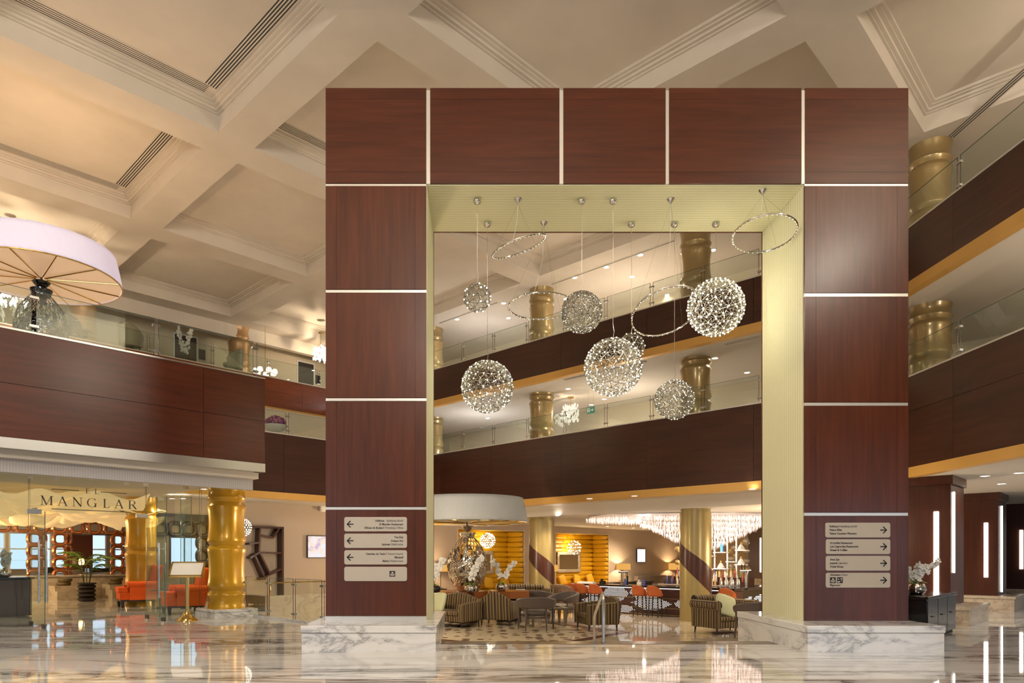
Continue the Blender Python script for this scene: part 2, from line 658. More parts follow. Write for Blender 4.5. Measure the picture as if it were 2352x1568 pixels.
# --- coffered ceiling, laid out at 45 degrees
U0, V0, PT, CS = 7.25, 15.945, 5.91, 5.0
cell = set()
for a in range(-4, 3):
    for b_ in range(-4, 3):
        u, v = U0 + a * PT, V0 + b_ * PT
        if (u - v) * Q < 11.2 and (u + v) * Q > 5:
            cell.add((a, b_))
us = sorted([-32.0, 46.0] + [U0 + a * PT - k for a in range(-4, 3) for k in (CS, 0)])
vs_ = sorted([-36.0, 46.0] + [V0 + a * PT - k for a in range(-4, 3) for k in (CS, 0)])
mb = MB()
for i in range(len(us) - 1):
    for j in range(len(vs_) - 1):
        if i % 2 == 1 and j % 2 == 1 and ((i - 1) // 2 - 4, (j - 1) // 2 - 4) in cell:
            continue
        mb.add([(us[i], vs_[j], ZC), (us[i + 1], vs_[j], ZC), (us[i + 1], vs_[j + 1], ZC), (us[i], vs_[j + 1], ZC)], [(0, 1, 2, 3)])
ceil = struct(mb.build('ceiling', M_CEIL, rz=R(45)), 'cream coffered plaster ceiling with deep crossing beams')
mb = MB()
rings = [(0, ZC), (0, 11.95), (.05, 11.95), (.05, 11.985), (.12, 11.985), (.13, 12.03), (.21, 12.03), (.21, 12.06), (.28, 12.06), (.28, 12.12)]
for k, (ins, z) in enumerate(rings):
    mb.v += [(-CS + ins, -CS + ins, z), (-ins, -CS + ins, z), (-ins, -ins, z), (-CS + ins, -ins, z)]
for k in range(len(rings) - 1):
    for i in range(4):
        j = (i + 1) % 4
        mb.f.append((k * 4 + i, k * 4 + j, k * 4 + 4 + j, k * 4 + 4 + i))
kk = (len(rings) - 1) * 4
mb.f.append((kk, kk + 1, kk + 2, kk + 3))
cof = mb.mesh('coffer', M_CEIL)
for a, b_ in sorted(cell):
    obj('coffer', cof, ceil, (U0 + a * PT, V0 + b_ * PT, 0))
struct(MB().box(-50, 34, -16, 50, 12.4, 12.5).build('roof', M_CEIL), 'roof slab above the coffers')


def vent(label, x, y, z, L, rz, n=5, wd=.30):
    t = thing('linear_vent', label, 'air vent', (x, y, z), rz, 'slot air vents in the ceiling')
    MB().box(0, L, 0, wd, -.006, -.002).build('backing', M_DARK, t)
    p = wd / n
    sl = MB().box(0, L, -p * .24, p * .24, -.012, -.002).mesh('slat', M_CEIL)
    for i in range(n + 1):
        obj('slat', sl, t, (0, i * p, 0))
    return t


r45 = R(45)


def uv2(u, v):
    return (u - v) * Q, (u + v) * Q


VN = {(0, 0): ('long slot vent of the coffer nearest the top left of the photo', 'short-looking slot vent on the right edge of the top-left coffer'),
      (0, 1): ('slot vent in the coffer above the hanging white lampshade', 'slot vent on the right edge of the coffer above the white lampshade'),
      (1, 0): ('slot vent just left of the portal top', None)}
for (a, b_), (l1, l2) in VN.items():
    u, v = U0 + a * PT, V0 + b_ * PT
    x, y = uv2(u - 4.55, v - .66)
    vent(l1, x, y, 12.12, 4.05, r45)
    if l2:
        x, y = uv2(u - .34, v - 4.5)
        vent(l2, x, y, 12.12, 3.85, R(135))
vent('slot vent above the upper balcony near the right edge', 11.42, 9, ZC, 7.6, R(90), 3, .2)
for px, py, L, lab in ((1265, 652, 5.0, 'thin slot vent in the ceiling of the top gallery, seen through the portal'), (1008, 741, 3.4, 'thin slot vent at the far left of the top gallery ceiling')):
    Y = (ZC - 1.5) * F / (CY - py)
    vent(lab, (px - CX) * Y / F, Y, ZC, L, R(-45), 1, .09)
for px, py, L, z, lab in ((1295, 872, 3.2, 7.63, 'slot vent in the middle gallery ceiling near the centre pendants'), (1665, 790, 2.2, 7.63, 'slot vent in the middle gallery ceiling near the right jamb')):
    Y = (z - 1.5) * F / (CY - py)
    vent(lab, (px - CX) * Y / F, Y, z, L, R(-45), 1, .08)

# --- galleries
XR = 9.95


def railing(label, p0, p1, z, h=.75, pitch=1.75, back=.10, end=False):
    p0, p1 = Vector((*p0, 0)), Vector((*p1, 0))
    L = (p1 - p0).length
    t = thing('glass_railing', label, 'railing', (p0.x, p0.y, z), math.atan2(p1.y - p0.y, p1.x - p0.x))
    n = max(1, round(L / pitch))
    w_ = L / n
    g = .09
    pane = MB().box(g / 2, w_ - g / 2, back, back + .012, .0, h).mesh('glass_panel', M_RAILGLASS)
    edge = MB().box(g / 2, w_ - g / 2, back - .001, back + .013, h, h + .006).mesh('top_edge', M_GLASSEDGE)
    cl = MB().box(-.075, .075, back - .03, back + .04, -.022, .022).mesh('clamp', M_STEEL)
    rod = MB().box(-g / 2 - .004, -g / 2 + .004, back, back + .014, 0, h).box(g / 2 - .004, g / 2 + .004, back, back + .014, 0, h).mesh('edge_rod', M_DARKMETAL)
    for i in range(n):
        o = obj('glass_panel', pane, t, (i * w_, 0, 0))
        obj('top_edge', edge, o)
        if i or end:
            obj('edge_rod', rod, t, (i * w_, 0, 0))
            for zz in (.13, h - .13):
                obj('clamp', cl, t, (i * w_, 0, zz))
    if end:
        obj('edge_rod', rod, t, (L, 0, 0))
        for zz in (.13, h - .13):
            obj('clamp', cl, t, (L, 0, zz))
    return t


def balcony(label, p0, p1, zb, zw, zt, strip, pan=3.0, off=0.0, split=None, cap=True, wmat=None):
    p0, p1 = Vector((*p0, 0)), Vector((*p1, 0))
    L = (p1 - p0).length
    t = thing('balcony', label, None, (p0.x, p0.y, 0), math.atan2(p1.y - p0.y, p1.x - p0.x), kind='structure')
    xs = [0.0]
    x = off if off > .05 else pan
    while x < L - .3:
        xs.append(x)
        x += pan
    xs.append(L)
    rows = [zw, zt] if split is None else [zw, zw + (zt - zw) * split, zt]
    g = .004
    for i in range(len(xs) - 1):
        for j in range(len(rows) - 1):
            MB().box(xs[i] + g, xs[i + 1] - g, 0, .05, rows[j] + g, rows[j + 1] - g).build('fascia_panel', wmat or M_WOODB, t)
    MB().box(0, L, .05, .2, zw, zt).build('backing', M_DARK, t)
    if strip:
        MB().box(0, L, -.012, .2, zb, zw - g).build('edge_trim', strip, t)
    if cap:
        MB().box(0, L, -.01, .22, zt, zt + .035).build('ledge', M_SILVER if cap == 2 else M_WHITEMETAL, t)
    return t


PB0, PB1 = (-1.85, 28.15), (XR, 26.3 - XR)
balcony('lower wood-clad gallery front seen through the portal', PB0, PB1, 3.35, 3.58, 5.66, M_GOLDSTRIP, 3.3)
balcony('upper wood-clad gallery front seen through the portal', PB0, PB1, 7.63, 7.87, 9.10, M_GOLDSTRIP, 3.3)
balcony('lower wood-clad gallery front beside the right edge', PB1, (XR, -8), 3.35, 3.58, 5.66, M_GOLDSTRIP, 3.05, 1.85, .62)
balcony('upper wood-clad gallery front beside the right edge', PB1, (XR, -8), 7.63, 7.87, 9.10, M_GOLDSTRIP, 3.05, 1.85)
railing('glass railing on the lower gallery seen through the portal', PB0, PB1, 5.695)
railing('glass railing on the upper gallery seen through the portal', PB0, PB1, 9.135)
railing('glass railing on the lower gallery beside the right edge', PB1, (XR, -8), 5.695, pitch=1.9)
railing('glass railing on the upper gallery beside the right edge', PB1, (XR, -8), 9.135, pitch=1.9)
polyR = [(XR + .2, -8), (30, -8), (30, 46), (-1.9, 46), (-1.9, 28.45), (XR + .2, 16.5)]
struct(MB().prism(polyR, 3.36, 5.66).build('ceiling_gallery_slab', M_SOFF), 'floor slab of the lower gallery')
struct(MB().prism(polyR, 7.64, 9.10).build('ceiling_upper_slab', M_SOFF), 'floor slab of the upper gallery')
struct(MB().prism([(34.0, -1), (34.2, -1), (34.2, 0), (0, 34.2), (-1.9, 36.1), (-1.9, 35.9), (0, 34.0)], 5.66, ZC).build('wall_gallery', M_CREAM), 'cream back wall of the galleries seen through the portal')
struct(MB().box(15.6, 15.8, -8, 19, 5.66, ZC).build('wall_right', M_CREAM), 'cream back wall of the right galleries')

# left terrace
PT0, PT1 = (-24, -2.75), (-5.0, 16.25)
balcony('wood-clad terrace front at the left with a silver lower edge', PT0, PT1, 3.5, 3.70, 5.68, M_SILVER, 4.05, 26.87 - 1.46 - 4.05 * 6, .5, 2, wmat=M_WOODH)
ret = balcony('side of the wood-clad terrace at the left', (-5.05, 16.3), (-9.0, 20.25), 3.5, 3.70, 5.68, M_SILVER, 3.0, cap=False)
railing('glass railing on the left terrace above the restaurant', PT0, (-5.15, 16.1), 5.715, .8, 2.2, .08, True)
struct(MB().prism([(-24.1, -2.5), (-5.2, 16.4), (-10.3, 21.5), (-10.3, 40), (-45, 40), (-45, -2.5)], 3.36, 5.65).build('ceiling_restaurant', M_SOFF), 'slab between restaurant and terrace')
struct(MB().prism([(-24.3, -2.5), (-5.35, 16.45), (-5.45, 16.55), (-24.4, -2.4)], 3.1, 3.5).build('wall_bulkhead', M_GREYFAB), 'grey ribbed fabric bulkhead over the restaurant entrance')

# far left gallery
balcony('lower wood-clad gallery front behind the left terrace', (-14, 16), (-1.9, 28.1), 3.47, 3.70, 5.66, M_GOLDSTRIP, 3.5, wmat=M_WOODD)
railing('glass railing beside the purple flower bowl', (-14, 16), (-1.9, 28.1), 5.695, .75, 2.1)
struct(MB().prism([(-14, 16.4), (-2.0, 28.4), (-2.0, 46), (-20, 46), (-14, 22)], 3.48, 5.66).build('ceiling_far_slab', M_SOFF), 'slab of the far left gallery')
balcony('upper reddish wood gallery front behind the left terrace', (-26, 12), (-1.9, 36.1), 7.63, 7.87, 9.10, M_GOLDSTRIP, 3.7, wmat=M_RED)
struct(MB().prism([(-26, 12.3), (-1.9, 36.4), (-1.9, 48), (-45, 48), (-45, 12.3)], 7.64, 9.10).build('ceiling_far_upper_slab', M_SOFF), 'slab of the upper left gallery')
railing('glass railing on the upper left gallery', (-26, 12), (-1.9, 36.1), 9.135, .75, 2.4)
struct(MB().prism([(-40, 0.5), (-1.9, 38.6), (-2.1, 38.8), (-40.2, .7)], 11.05, ZC).build('wall_far_bulkhead', M_CEIL), 'cream bulkhead over the upper left gallery')
struct(MB().prism([(-45, -2), (-1.9, 41.1), (-1.9, 41.3), (-45, -1.8)], 9.1, ZC).build('wall_far_left', M_CREAM), 'cream back wall of the upper left gallery')
struct(MB().prism([(-20, 17), (-1.9, 35.1), (-1.9, 35.3), (-20, 17.2)], 5.66, 7.63).build('wall_far_mid', M_CREAM), 'cream back wall behind the purple flower bowl')

# ground-level walls
struct(MB().prism([(-10.5, 22.5), (-2.4, 30.6), (-2.5, 30.8), (-10.6, 22.7)], ZL, 3.5).build('wall_fabric_left', M_FABRIC), 'beige ribbed fabric wall behind the wooden wall shelf')
struct(MB().box(-10.7, -10.5, 22.5, 40, 0, 3.36).build('wall_divider', M_FABRIC), 'wall between restaurant and lounge')
# lounge ceiling
struct(MB().prism([(-1.0, 28.5), (9.2, 18.3), (12.2, 21), (12.2, 46), (-14, 46), (-14, 31), (-3.2, 30.7)], 3.0, 3.36).build('ceiling_lounge', M_SOFF), 'lounge ceiling over the bar')
struct(MB().box(12.0, 12.2, 22, 43, ZL, 3.0).build('wall_bar_side', pmat('ochre_wall', (.44, .33, .18), .6)), 'plain ochre wall at the right of the bar')
# lounge back wall with two upholstered recesses
LC = 29.3
wl = thing('wall_lounge_back', 'beige ribbed fabric wall at the back of the lounge', None, (-2.3, LC - 2.3, 0), r45, kind='structure')


def lu(px):                    # distance along the lounge back wall seen at photo column px
    x, y = onA(px, LC)
    return (x + 2.3) / Q


NT = 2.67
n1a, n1b, n2a, n2b = lu(1052), lu(1203), lu(1276), lu(1397)
LEND = lu(1562)
for a, b_, z0, z1 in ((0, n1a, ZL, 3.0), (n1b, n2a, ZL, 3.0), (n2b, LEND, ZL, 3.0), (n1a, n1b, NT, 3.0), (n2a, n2b, NT, 3.0)):
    MB().box(a, b_, 0, .12, z0, z1).build('wall_section', M_FABRIC, wl)
DN = .98


def niche(label, a, b_, seat):
    t = thing('upholstered_niche', label, 'niche', (-2.3, LC - 2.3, 0), r45, 'yellow upholstered niches')
    MB().box(a - .1, b_ + .1, DN, DN + .1, ZL, 3.0).box(a - .1, a, .12, DN, ZL, NT + .1).box(b_, b_ + .1, .12, DN, ZL, NT + .1).box(a - .1, b_ + .1, .12, DN, NT, NT + .1).build('recess', M_YELLOW, t)
    n = 11
    h = (NT - .12) / n
    L = b_ - a
    back = MB().sup((0, 0, 0), (L, .18, h), 4.2, 24, 10).mesh('channel', M_YELLOW, True)
    side = MB().sup((0, 0, 0), (.18, DN, h), 4.2, 24, 10).mesh('side_channel', M_YELLOW, True)
    for i in range(n):
        z = .12 + (i + .5) * h
        obj('channel', back, t, ((a + b_) / 2, DN - .04, z))
        obj('side_channel', side, t, (b_ - .04, DN / 2, z))
    MB().box(a + .05, b_ - .05, .15, DN - .1, ZL, -.12).build('bench_base', M_YELLOW, t)
    MB().sup(((a + b_) / 2, .55, -.04), (L - .12, .8, .2), 7).build('bench_cushion', M_YELLOW, t, smooth=True)
    tr = .05
    MB().box(a - tr, a, -.02, .12, ZL, NT + tr).box(b_, b_ + tr, -.02, .12, ZL, NT + tr).box(a, b_, -.02, .12, NT, NT + tr).build('trim', M_WOODP if False else pmat('niche_trim', (.62, .5, .34), .5), t)
    x, y = (a + b_) / 2 * Q - 2.3 - (.4) * Q, (a + b_) / 2 * Q + LC - 2.3 + .4 * Q
    return t


niche('yellow channel-tufted seating niche behind the tall silver lamp', n1a, n1b, 0)
niche('yellow channel-tufted seating niche with the square mirror', n2a, n2b, 0)

# restaurant back wall with windows
rw = thing('wall_restaurant_back', 'restaurant back wall with daylit windows', None, (-36, 14.5, 0), r45, kind='structure')
RL = 36.0
px_w = [(-60, 12), (20, 66), (70, 98), (104, 118), (124, 150), (172, 186), (210, 245), (262, 290)]
RC = 50.5
prev = 0
for a, b_ in px_w:
    xa, xb = (onA(a, RC)[0] + 36) / Q, (onA(b_, RC)[0] + 36) / Q
    MB().box(prev, xa, 0, .15, 0, 3.36).build('wall_section', M_FABRIC, rw)
    MB().box(xa, xb, 0, .15, 0, .55).build('wall_section', M_FABRIC, rw)
    MB().box(xa, xb, 0, .15, 2.55, 3.36).build('wall_section', M_FABRIC, rw)
    w_ = MB().box(xa, xb, .08, .12, .55, 2.55).build('window', E_WINDOW, rw)
    MB().box(xa, xa + .06, 0, .1, .55, 2.55).box(xb - .06, xb, 0, .1, .55, 2.55).box(xa, xb, 0, .1, 1.85, 1.91).build('mullion', M_WHITE, w_)
    prev = xb
MB().box(prev, RL, 0, .15, 0, 3.36).build('wall_section', M_FABRIC, rw)


# --- columns
def bamboo(label, x, y, z0, z1, mat, nodes_, r=.475, group='bamboo-shaped columns'):
    prof = []
    ends = [z0] + list(nodes_) + [z1]
    for k in range(len(ends) - 1):
        a, b_ = ends[k], ends[k + 1]
        ca, cb = (.10 if k else 0), (.10 if k < len(ends) - 2 else 0)
        if k:
            prof += [(r * .86, a), (r * .995, a + ca), (r, a + ca + .015)]
        else:
            prof.append((r * .97, a))
        for i in range(1, 8):
            u = i / 8
            z = (a + ca) + (b_ - cb - a - ca) * u
            prof.append((r * (1 - .09 * math.sin(PI * u) ** .8), z))
        if k < len(ends) - 2:
            prof += [(r, b_ - cb - .015), (r * .995, b_ - cb)]
        else:
            prof.append((r * .98, b_))
    o = MB().lathe(prof, 40).build('bamboo_column', mat, None, (x, y, 0), smooth=True, ang=25)
    return tag(o, label, 'column', group)


c1, c2, c3 = onB(1597.5, 28.2), onB(1244, 28.5), onB(994, 28.6)
for nm, (x, y) in (('right', c1), ('middle', c2), ('far left', c3)):
    bamboo('bronze bamboo column on the upper gallery, %s of the three through the portal' % nm, x, y, 9.10, ZC, M_BRONZECOL, (9.95, 11.05))
    bamboo('bronze bamboo column on the lower gallery, %s of the three through the portal' % nm, x, y, 5.66, 7.64, M_BRONZECOL, (6.35, 7.40))
bamboo('bronze bamboo column on the upper gallery at the right edge', 11.1, 17.0, 9.10, ZC, M_BRONZECOL, (9.95, 11.05))
bamboo('bronze bamboo column on the lower gallery at the right edge', 11.1, 17.0, 5.66, 7.64, M_BRONZECOL, (6.35, 7.25))
for nm, px in (('behind the hanging lampshade', 192), ('beside the end of the glass railing', 549)):
    x, y = onA(px, 41.0)
    bamboo('bronze bamboo column on the upper left gallery, ' + nm, x, y, 9.10, ZC, pmat('copper_lacquer', (.50, .30, .14), .3, metal=.4, coat=.5), (9.9, 11.0))
# gold restaurant columns
bamboo('shiny gold bamboo column standing on a marble block', -6.5, 17.9, .2, 3.36, M_GOLDCOL, (.66, 1.82, 2.92), .48)
bamboo('shiny gold bamboo column inside the restaurant behind the orange chair', -10.5, 21.6, 0, 3.36, M_GOLDCOL, (.56, 1.72, 2.8), .48)
t = thing('column_plinth', 'low square marble block under the gold column', 'plinth', (-6.5, 17.9, 0), r45)
MB().box(-.58, .58, -.58, .58, 0, .12).build('lower_block', M_PLINTH, t)
MB().box(-.57, .57, -.57, .57, .125, .2).build('upper_block', M_PLINTH, t, bevel=.01)
# lounge columns with a spiral wooden band
for lab, (x, y), dz in (('olive gold lounge column with spiral wooden band beside the crystal chandelier', c1, 0), ('olive gold lounge column with spiral wooden band beside the yellow niche', c2, .1)):
    t = thing('lounge_column', lab, 'column', (x, y, 0), 0, 'spiral-banded lounge columns')
    MB().lathe([(.475, ZL), (.475, 2.9), (.45, 2.9), (.45, 3.0)], 40).build('shaft', M_OLIVECOL, t, smooth=True, ang=30)
    mb = MB()
    n = 60
    for i in range(n + 1):
        th = R(-100 + 250 * i / n)            # 0 faces the camera, sweeping to the right
        zt = 1.46 - .55 * th / (PI / 2)
        zb = max(ZL, zt - .62 - .14 * max(0, min(1, th / 1.2 + .8)))
        zt = max(zt, zb)
        for z in (zb + dz, zt + dz):
            mb.v.append((.483 * math.sin(th), -.483 * math.cos(th), z))
        if i:
            k = 2 * i
            mb.f.append((k - 2, k, k + 1, k - 1))
    mb.build('spiral_band', M_WOODP, t, smooth=True)

# --- right-hand pillars
def pillar(label, x, y, s, wd, bars):
    t = thing('wood_pillar', label, 'pillar', (x, y, 0), R(-45), 'wood pillars with light bars')
    # local x runs right along B (away from the corner is -x), local y runs away along A
    MB().box(-wd, 0, 0, s, .42, 3.36).build('panel_body', M_WOODP, t)
    MB().box(-wd, .05, -.05, s + .05, 3.16, 3.36).build('cap_moulding', M_WOODP, t)
    MB().box(-wd, .42, -.42, s + .42, 0, .34).build('marble_base', M_TANMARB, t)
    MB().box(-wd, .45, -.45, s + .45, .345, .42).build('marble_top', M_TANMARB, t)
    for kind, u, z0, z1 in bars:
        if kind == 'f':
            MB().box(u - .05, u + .05, -.05, 0, z0, z1).build('light_bar', E_BAR, t, bevel=.01)
        else:
            MB().box(0, .03, u - .035, u + .035, z0, z1).build('light_bar', E_BAR, t, bevel=.01)
    return t


# along the front face a photo column px lies at local -u
def fu(px, x, y):
    X, Y = onB(px, x + y)
    return (X - x) / Q


P1, P2, P3 = (10.65, 15.6), (14.8, 19.7), (18.9, 23.8)
pillar('dark wood pillar with light bars behind the orchid and black cabinet', *P1, 1.4, 3.2, (('f', fu(2151, *P1), .45, 2.55), ('s', .28, 1.15, 3.0)))
pillar('dark wood pillar with light bars, second from the portal', *P2, 1.4, 4.4, (('f', fu(2265, *P2), .93, 2.5), ('s', .55, .5, 3.0)))
pillar('dark wood pillar with light bar cut by the right edge', *P3, 1.4, 4.4, (('f', fu(2346, *P3), 1.1, 2.45),))
pillar('dark wood pillar outside the right edge', 23.0, 27.9, 1.4, 4.4, ())
t = thing('wood_pillar', 'dark wood panel with light bar at the far end of the bar', 'pillar', (11.9, 25.5, 0), 0, 'wood pillars with light bars')
MB().box(-.35, .3, 0, 4.1, .64, 3.0).build('panel_body', M_WOODP, t)
MB().box(-.5, .3, -.05, 4.3, ZL, .64).build('marble_base', M_TANMARB, t)
MB().box(-.40, -.35, 2.62, 2.76, .9, 2.3).build('light_bar', E_BAR, t)

# ================================================================ PORTAL
D, DB = 11.8, 13.53


def sx(px):
    return (px - CX) * D / F


def sz(py):
    return EYE + (CY - py) * D / F


PZ, OZ = sz(202), sz(421)
XL0, XL1, XR0, XR1 = sx(748), sx(979), sx(1848.5), sx(2086.5)
po = thing('portal', 'tall square portal clad in mahogany panels with pale striped lining', 'portal')
MB().box(XL0 + .02, XL1 - .02, D + .04, DB - .04, .42, PZ - .02).build('core', M_DARK, po)
MB().box(XR0 + .02, XR1 - .02, D + .04, DB - .04, .42, PZ - .02).build('core', M_DARK, po)
MB().box(XL1 - .02, XR0 + .02, D + .04, DB - .04, OZ + .02, PZ - .02).build('core', M_DARK, po)


def panel(x0, x1, z0, z1, grain, fr=(0, 0, 0, 0)):
    # fr: widths of the edge boards left, right, bottom, top
    m = M_WOODV if grain == 'v' else M_WOODH
    g = .003
    l, r_, b_, tp = fr
    p = obj('panel', MB().box(l + (g if l else 0), x1 - x0 - r_ - (g if r_ else 0), 0, .045, b_ + (g if b_ else 0), z1 - z0 - tp - (g if tp else 0)).mesh('panel', m), po, (x0, D, z0))
    if l:
        MB().box(0, l, 0, .045, 0, z1 - z0).build('edge_board', m, p)
    if r_:
        MB().box(x1 - x0 - r_, x1 - x0, 0, .045, 0, z1 - z0).build('edge_board', m, p)
    if b_:
        MB().box(0, x1 - x0, 0, .045, 0, b_).build('edge_board', m, p)
    if tp:
        MB().box(0, x1 - x0, 0, .045, z1 - z0 - tp, z1 - z0).build('edge_board', m, p)
    return p


e = .19
for y0, y1 in ((427, 664), (672, 913), (921, 1163), (1171, 1414)):
    panel(XL0, XL1, sz(y1), sz(y0), 'v', (e, e, 0, 0))
for y0, y1 in ((427, 672), (681, 923), (932, 1176), (1185, 1432)):
    panel(XR0, XR1, sz(y1), sz(y0), 'v', (e, e, 0, 0))
top = ((748, 979), (988, 1285), (1294, 1529), (1537, 1841), (1849.5, 2086.5))
for i, (a, b_) in enumerate(top):
    panel(sx(a), sx(b_), sz(420.5), PZ, 'h', (0, 0, e, e))
strip = lambda x0, x1, z0, z1: MB().box(x0, x1, D + .012, D + .05, z0, z1).build('metal_strip', M_WHITEMETAL, po)
for y0, y1 in ((421.5, 426), (665, 671), (914, 920), (1164, 1170)):
    strip(XL0, XL1, sz(y1), sz(y0))
for y0, y1 in ((421.5, 426), (673, 680), (924, 931), (1177, 1184)):
    strip(XR0, XR1, sz(y1), sz(y0))
for i in range(4):
    strip(sx(top[i][1]), sx(top[i + 1][0]), sz(421), PZ - .03)
strip(XL0, XL1, .42, sz(1414.5))
strip(XR0, XR1, .42, sz(1432.5))
# side cladding and lining
for x0, x1 in ((XL0, XL0 + .02), (XR1 - .02, XR1)):
    MB().box(x0, x1, D + .046, DB, .42, PZ).build('side_cladding', M_WOODV, po)
MB().box(XL1 - .02, XL1 + .012, D + .046, DB, .42, OZ).build('jamb_lining', M_LINEV, po)
MB().box(XR0 - .012, XR0 + .02, D + .046, DB, .42, OZ).build('jamb_lining', M_LINEV, po)
MB().box(XL1, XR0, D + .046, DB, OZ - .012, OZ + .02).build('head_lining', M_LINEH, po)
ed = .03
MB().box(XL1 - .02, XL1 + .02, DB, DB + ed, .42, OZ - .02).box(XR0 - .02, XR0 + .02, DB, DB + ed, .42, OZ - .02).box(XL1 - .02, XR0 + .02, DB, DB + ed, OZ - .02, OZ + .02).build('back_edge', M_RUGRED, po)
MB().box(XL0, XL1, DB, DB + .03, .42, PZ).box(XR0, XR1, DB, DB + .03, .42, PZ).box(XL1, XR0, DB, DB + .03, OZ + .02, PZ).build('back_cladding', M_WOODV, po)

for lab, x0, x1 in (('white marble plinth under the left column of the portal', -2.81, -.654), ('white marble plinth under the right column of the portal', 5.206, 7.40)):
    t = thing('portal_plinth', lab, 'plinth', ((x0 + x1) / 2, 12.4, 0))
    h = (x1 - x0) / 2
    MB().box(-h + .015, h - .015, -1.435, 1.5, -.45 if x0 > 0 else 0, .30).build('base_block', M_PLINTH, t)
    MB().box(-h, h, -1.45, 1.52, .305, .42).build('top_slab', M_PLINTH, t, bevel=.008)

# ---------------------------------------------------------------- wayfinding signs
def rrect(x0, x1, z0, z1, r, n=6):
    pts = []
    for cx_, cz_, a in ((x1 - r, z0 + r, -90), (x1 - r, z1 - r, 0), (x0 + r, z1 - r, 90), (x0 + r, z0 + r, 180)):
        for i in range(n + 1):
            th = R(a + 90 * i / n)
            pts.append((cx_ + r * math.cos(th), cz_ + r * math.sin(th)))
    return pts


def text(body, parent, x, z, size, align, grey_from=None, y=-.0145):
    cu = bpy.data.curves.new('lettering', 'FONT')
    cu.body = body
    cu.size = size
    cu.align_x = align
    cu.extrude = .0006
    cu.offset = .0009
    cu.materials.append(M_INK)
    cu.materials.append(M_GREYINK)
    if grey_from is not None:
        for i in range(grey_from, len(body)):
            cu.body_format[i].material_index = 1
    o = obj('lettering', cu, parent, (x, y, z), (R(90), 0, 0))
    return o


def stroke(mb, p, q, w_, y0=-.016, y1=-.011):
    p, q = Vector(p), Vector(q)
    d = (q - p).normalized() * (w_ / 2)
    n = Vector((-d.y, d.x))
    a = [p - d * .0 + n, q + n, q - n, p - n]
    mb.ext([(v.x, v.y) for v in a], 'y', y0, y1)


def sign(label, px0, px1, py0, py1, lines, arrow, icons=()):
    x0, x1, z0, z1 = sx(px0), sx(px1), sz(py1), sz(py0)
    w_, h = x1 - x0, z1 - z0
    t = thing('direction_sign', label, 'sign', (x0, D, z0), 0, 'direction signs on the portal')
    MB().ext(rrect(0, w_, 0, h, .035), 'y', -.012, 0).build('plate', M_SIGN, t)
    n = len(lines)
    for i, (s_, g) in enumerate(lines):
        z = h - .078 - i * .0605
        if len(lines) == 2:
            z = h - .048 - i * .178
        if arrow == 'l':
            text(s_, t, w_ - .065, z, .046, 'RIGHT', g)
        else:
            text(s_, t, .07, z, .046, 'LEFT', g)
    if arrow and lines and not (arrow == 'l' and not lines):
        cx_ = .10 if arrow == 'l' else w_ - .115
        k = 1 if arrow == 'l' else -1
        cz_ = h / 2
        mb = MB()
        tip = (cx_ - k * .048, cz_)
        stroke(mb, tip, (cx_ + k * .05, cz_), .018)
        stroke(mb, tip, (cx_ + k * .002, cz_ + .05), .018)
        stroke(mb, tip, (cx_ + k * .002, cz_ - .05), .018)
        for q in ((cx_ + k * .05, cz_), (cx_ + k * .002, cz_ + .05), (cx_ + k * .002, cz_ - .05), tip):
            mb.ext([(q[0] + .009 * math.cos(2 * PI * i / 10), q[1] + .009 * math.sin(2 * PI * i / 10)) for i in range(10)], 'y', -.016, -.011)
        mb.build('arrow', M_INK, t)
    for kind, ix, iz in icons:
        s_ = .098
        ic = MB().box(0, s_, 0, .002, 0, s_).build('pictogram', M_INK, t, (ix, -.0145, iz))
        mb = MB()
        y0, y1 = -.0015, .0005
        if kind == 'a':
            mb.ext([(.010, .052), (.028, .046), (.050, .042), (.072, .046), (.090, .054), (.088, .040), (.060, .030), (.034, .030), (.010, .040)], 'y', y0, y1)
            mb.ext([(.012, .034), (.034, .024), (.062, .024), (.086, .034), (.082, .020), (.060, .012), (.034, .012), (.016, .020)], 'y', y0, y1)
            mb.ext([(.034, .050), (.036, .078), (.044, .084), (.052, .080), (.066, .078), (.068, .054)], 'y', y0, y1)
        else:
            mb.ext([(.022 + .012 * math.cos(i * PI / 5), .066 + .012 * math.sin(i * PI / 5)) for i in range(10)], 'y', y0, y1)
            mb.ext([(.010, .034), (.058, .034), (.040, .008), (.010, .008)], 'y', y0, y1)
            mb.ext([(.070, .030), (.078, .030), (.074, .072), (.068, .072)], 'y', y0, y1)
            mb.ext([(.050, .060), (.056, .078), (.072, .084), (.086, .078), (.090, .056), (.080, .068), (.072, .070), (.062, .070)], 'y', y0, y1)
        mb.build('glyph', M_SIGN, ic)
    return t


sign('top sign on the left column listing Edificios and Weddings Office', 791, 935, 1187, 1220, (('Edificios   Buildings 50-63', 12), ('El Manglar Restaurant', None), ('Oficina de Bodas I Weddings Office', 18)), 'l')
sign('second sign on the left column listing The Pub and Dream Art', 791, 935, 1225, 1258, (('The Pub', None), ('Dream Art', None), ('Salones I Ballrooms', 10)), 'l')
sign('third sign on the left column listing Minigolf and restrooms', 791, 935, 1263, 1296, (('Canchas de Tenis I Tennis Courts', 19), ('Minigolf', None), ('Ba\u00f1os I Restrooms', 8)), 'l')
sign('lowest sign on the left column, blank with one dark pictogram', 791, 935, 1301, 1334, (), None, (('a', .77, .075),))
sign('top sign on the right column listing Palace Elite', 1895, 2044, 1200, 1234, (('Edificios I Buildings 65-84', 12), ('Palace Elite', None), ('Palace Vacation Planners', None)), 'r')
sign('second sign on the right column listing Arrecifes Restaurant', 1896, 2044, 1238, 1272, (('Arrecifes Restaurant', None), ('Los Caporales Restaurant', None), ('Sweet & Coffee', None)), 'r')
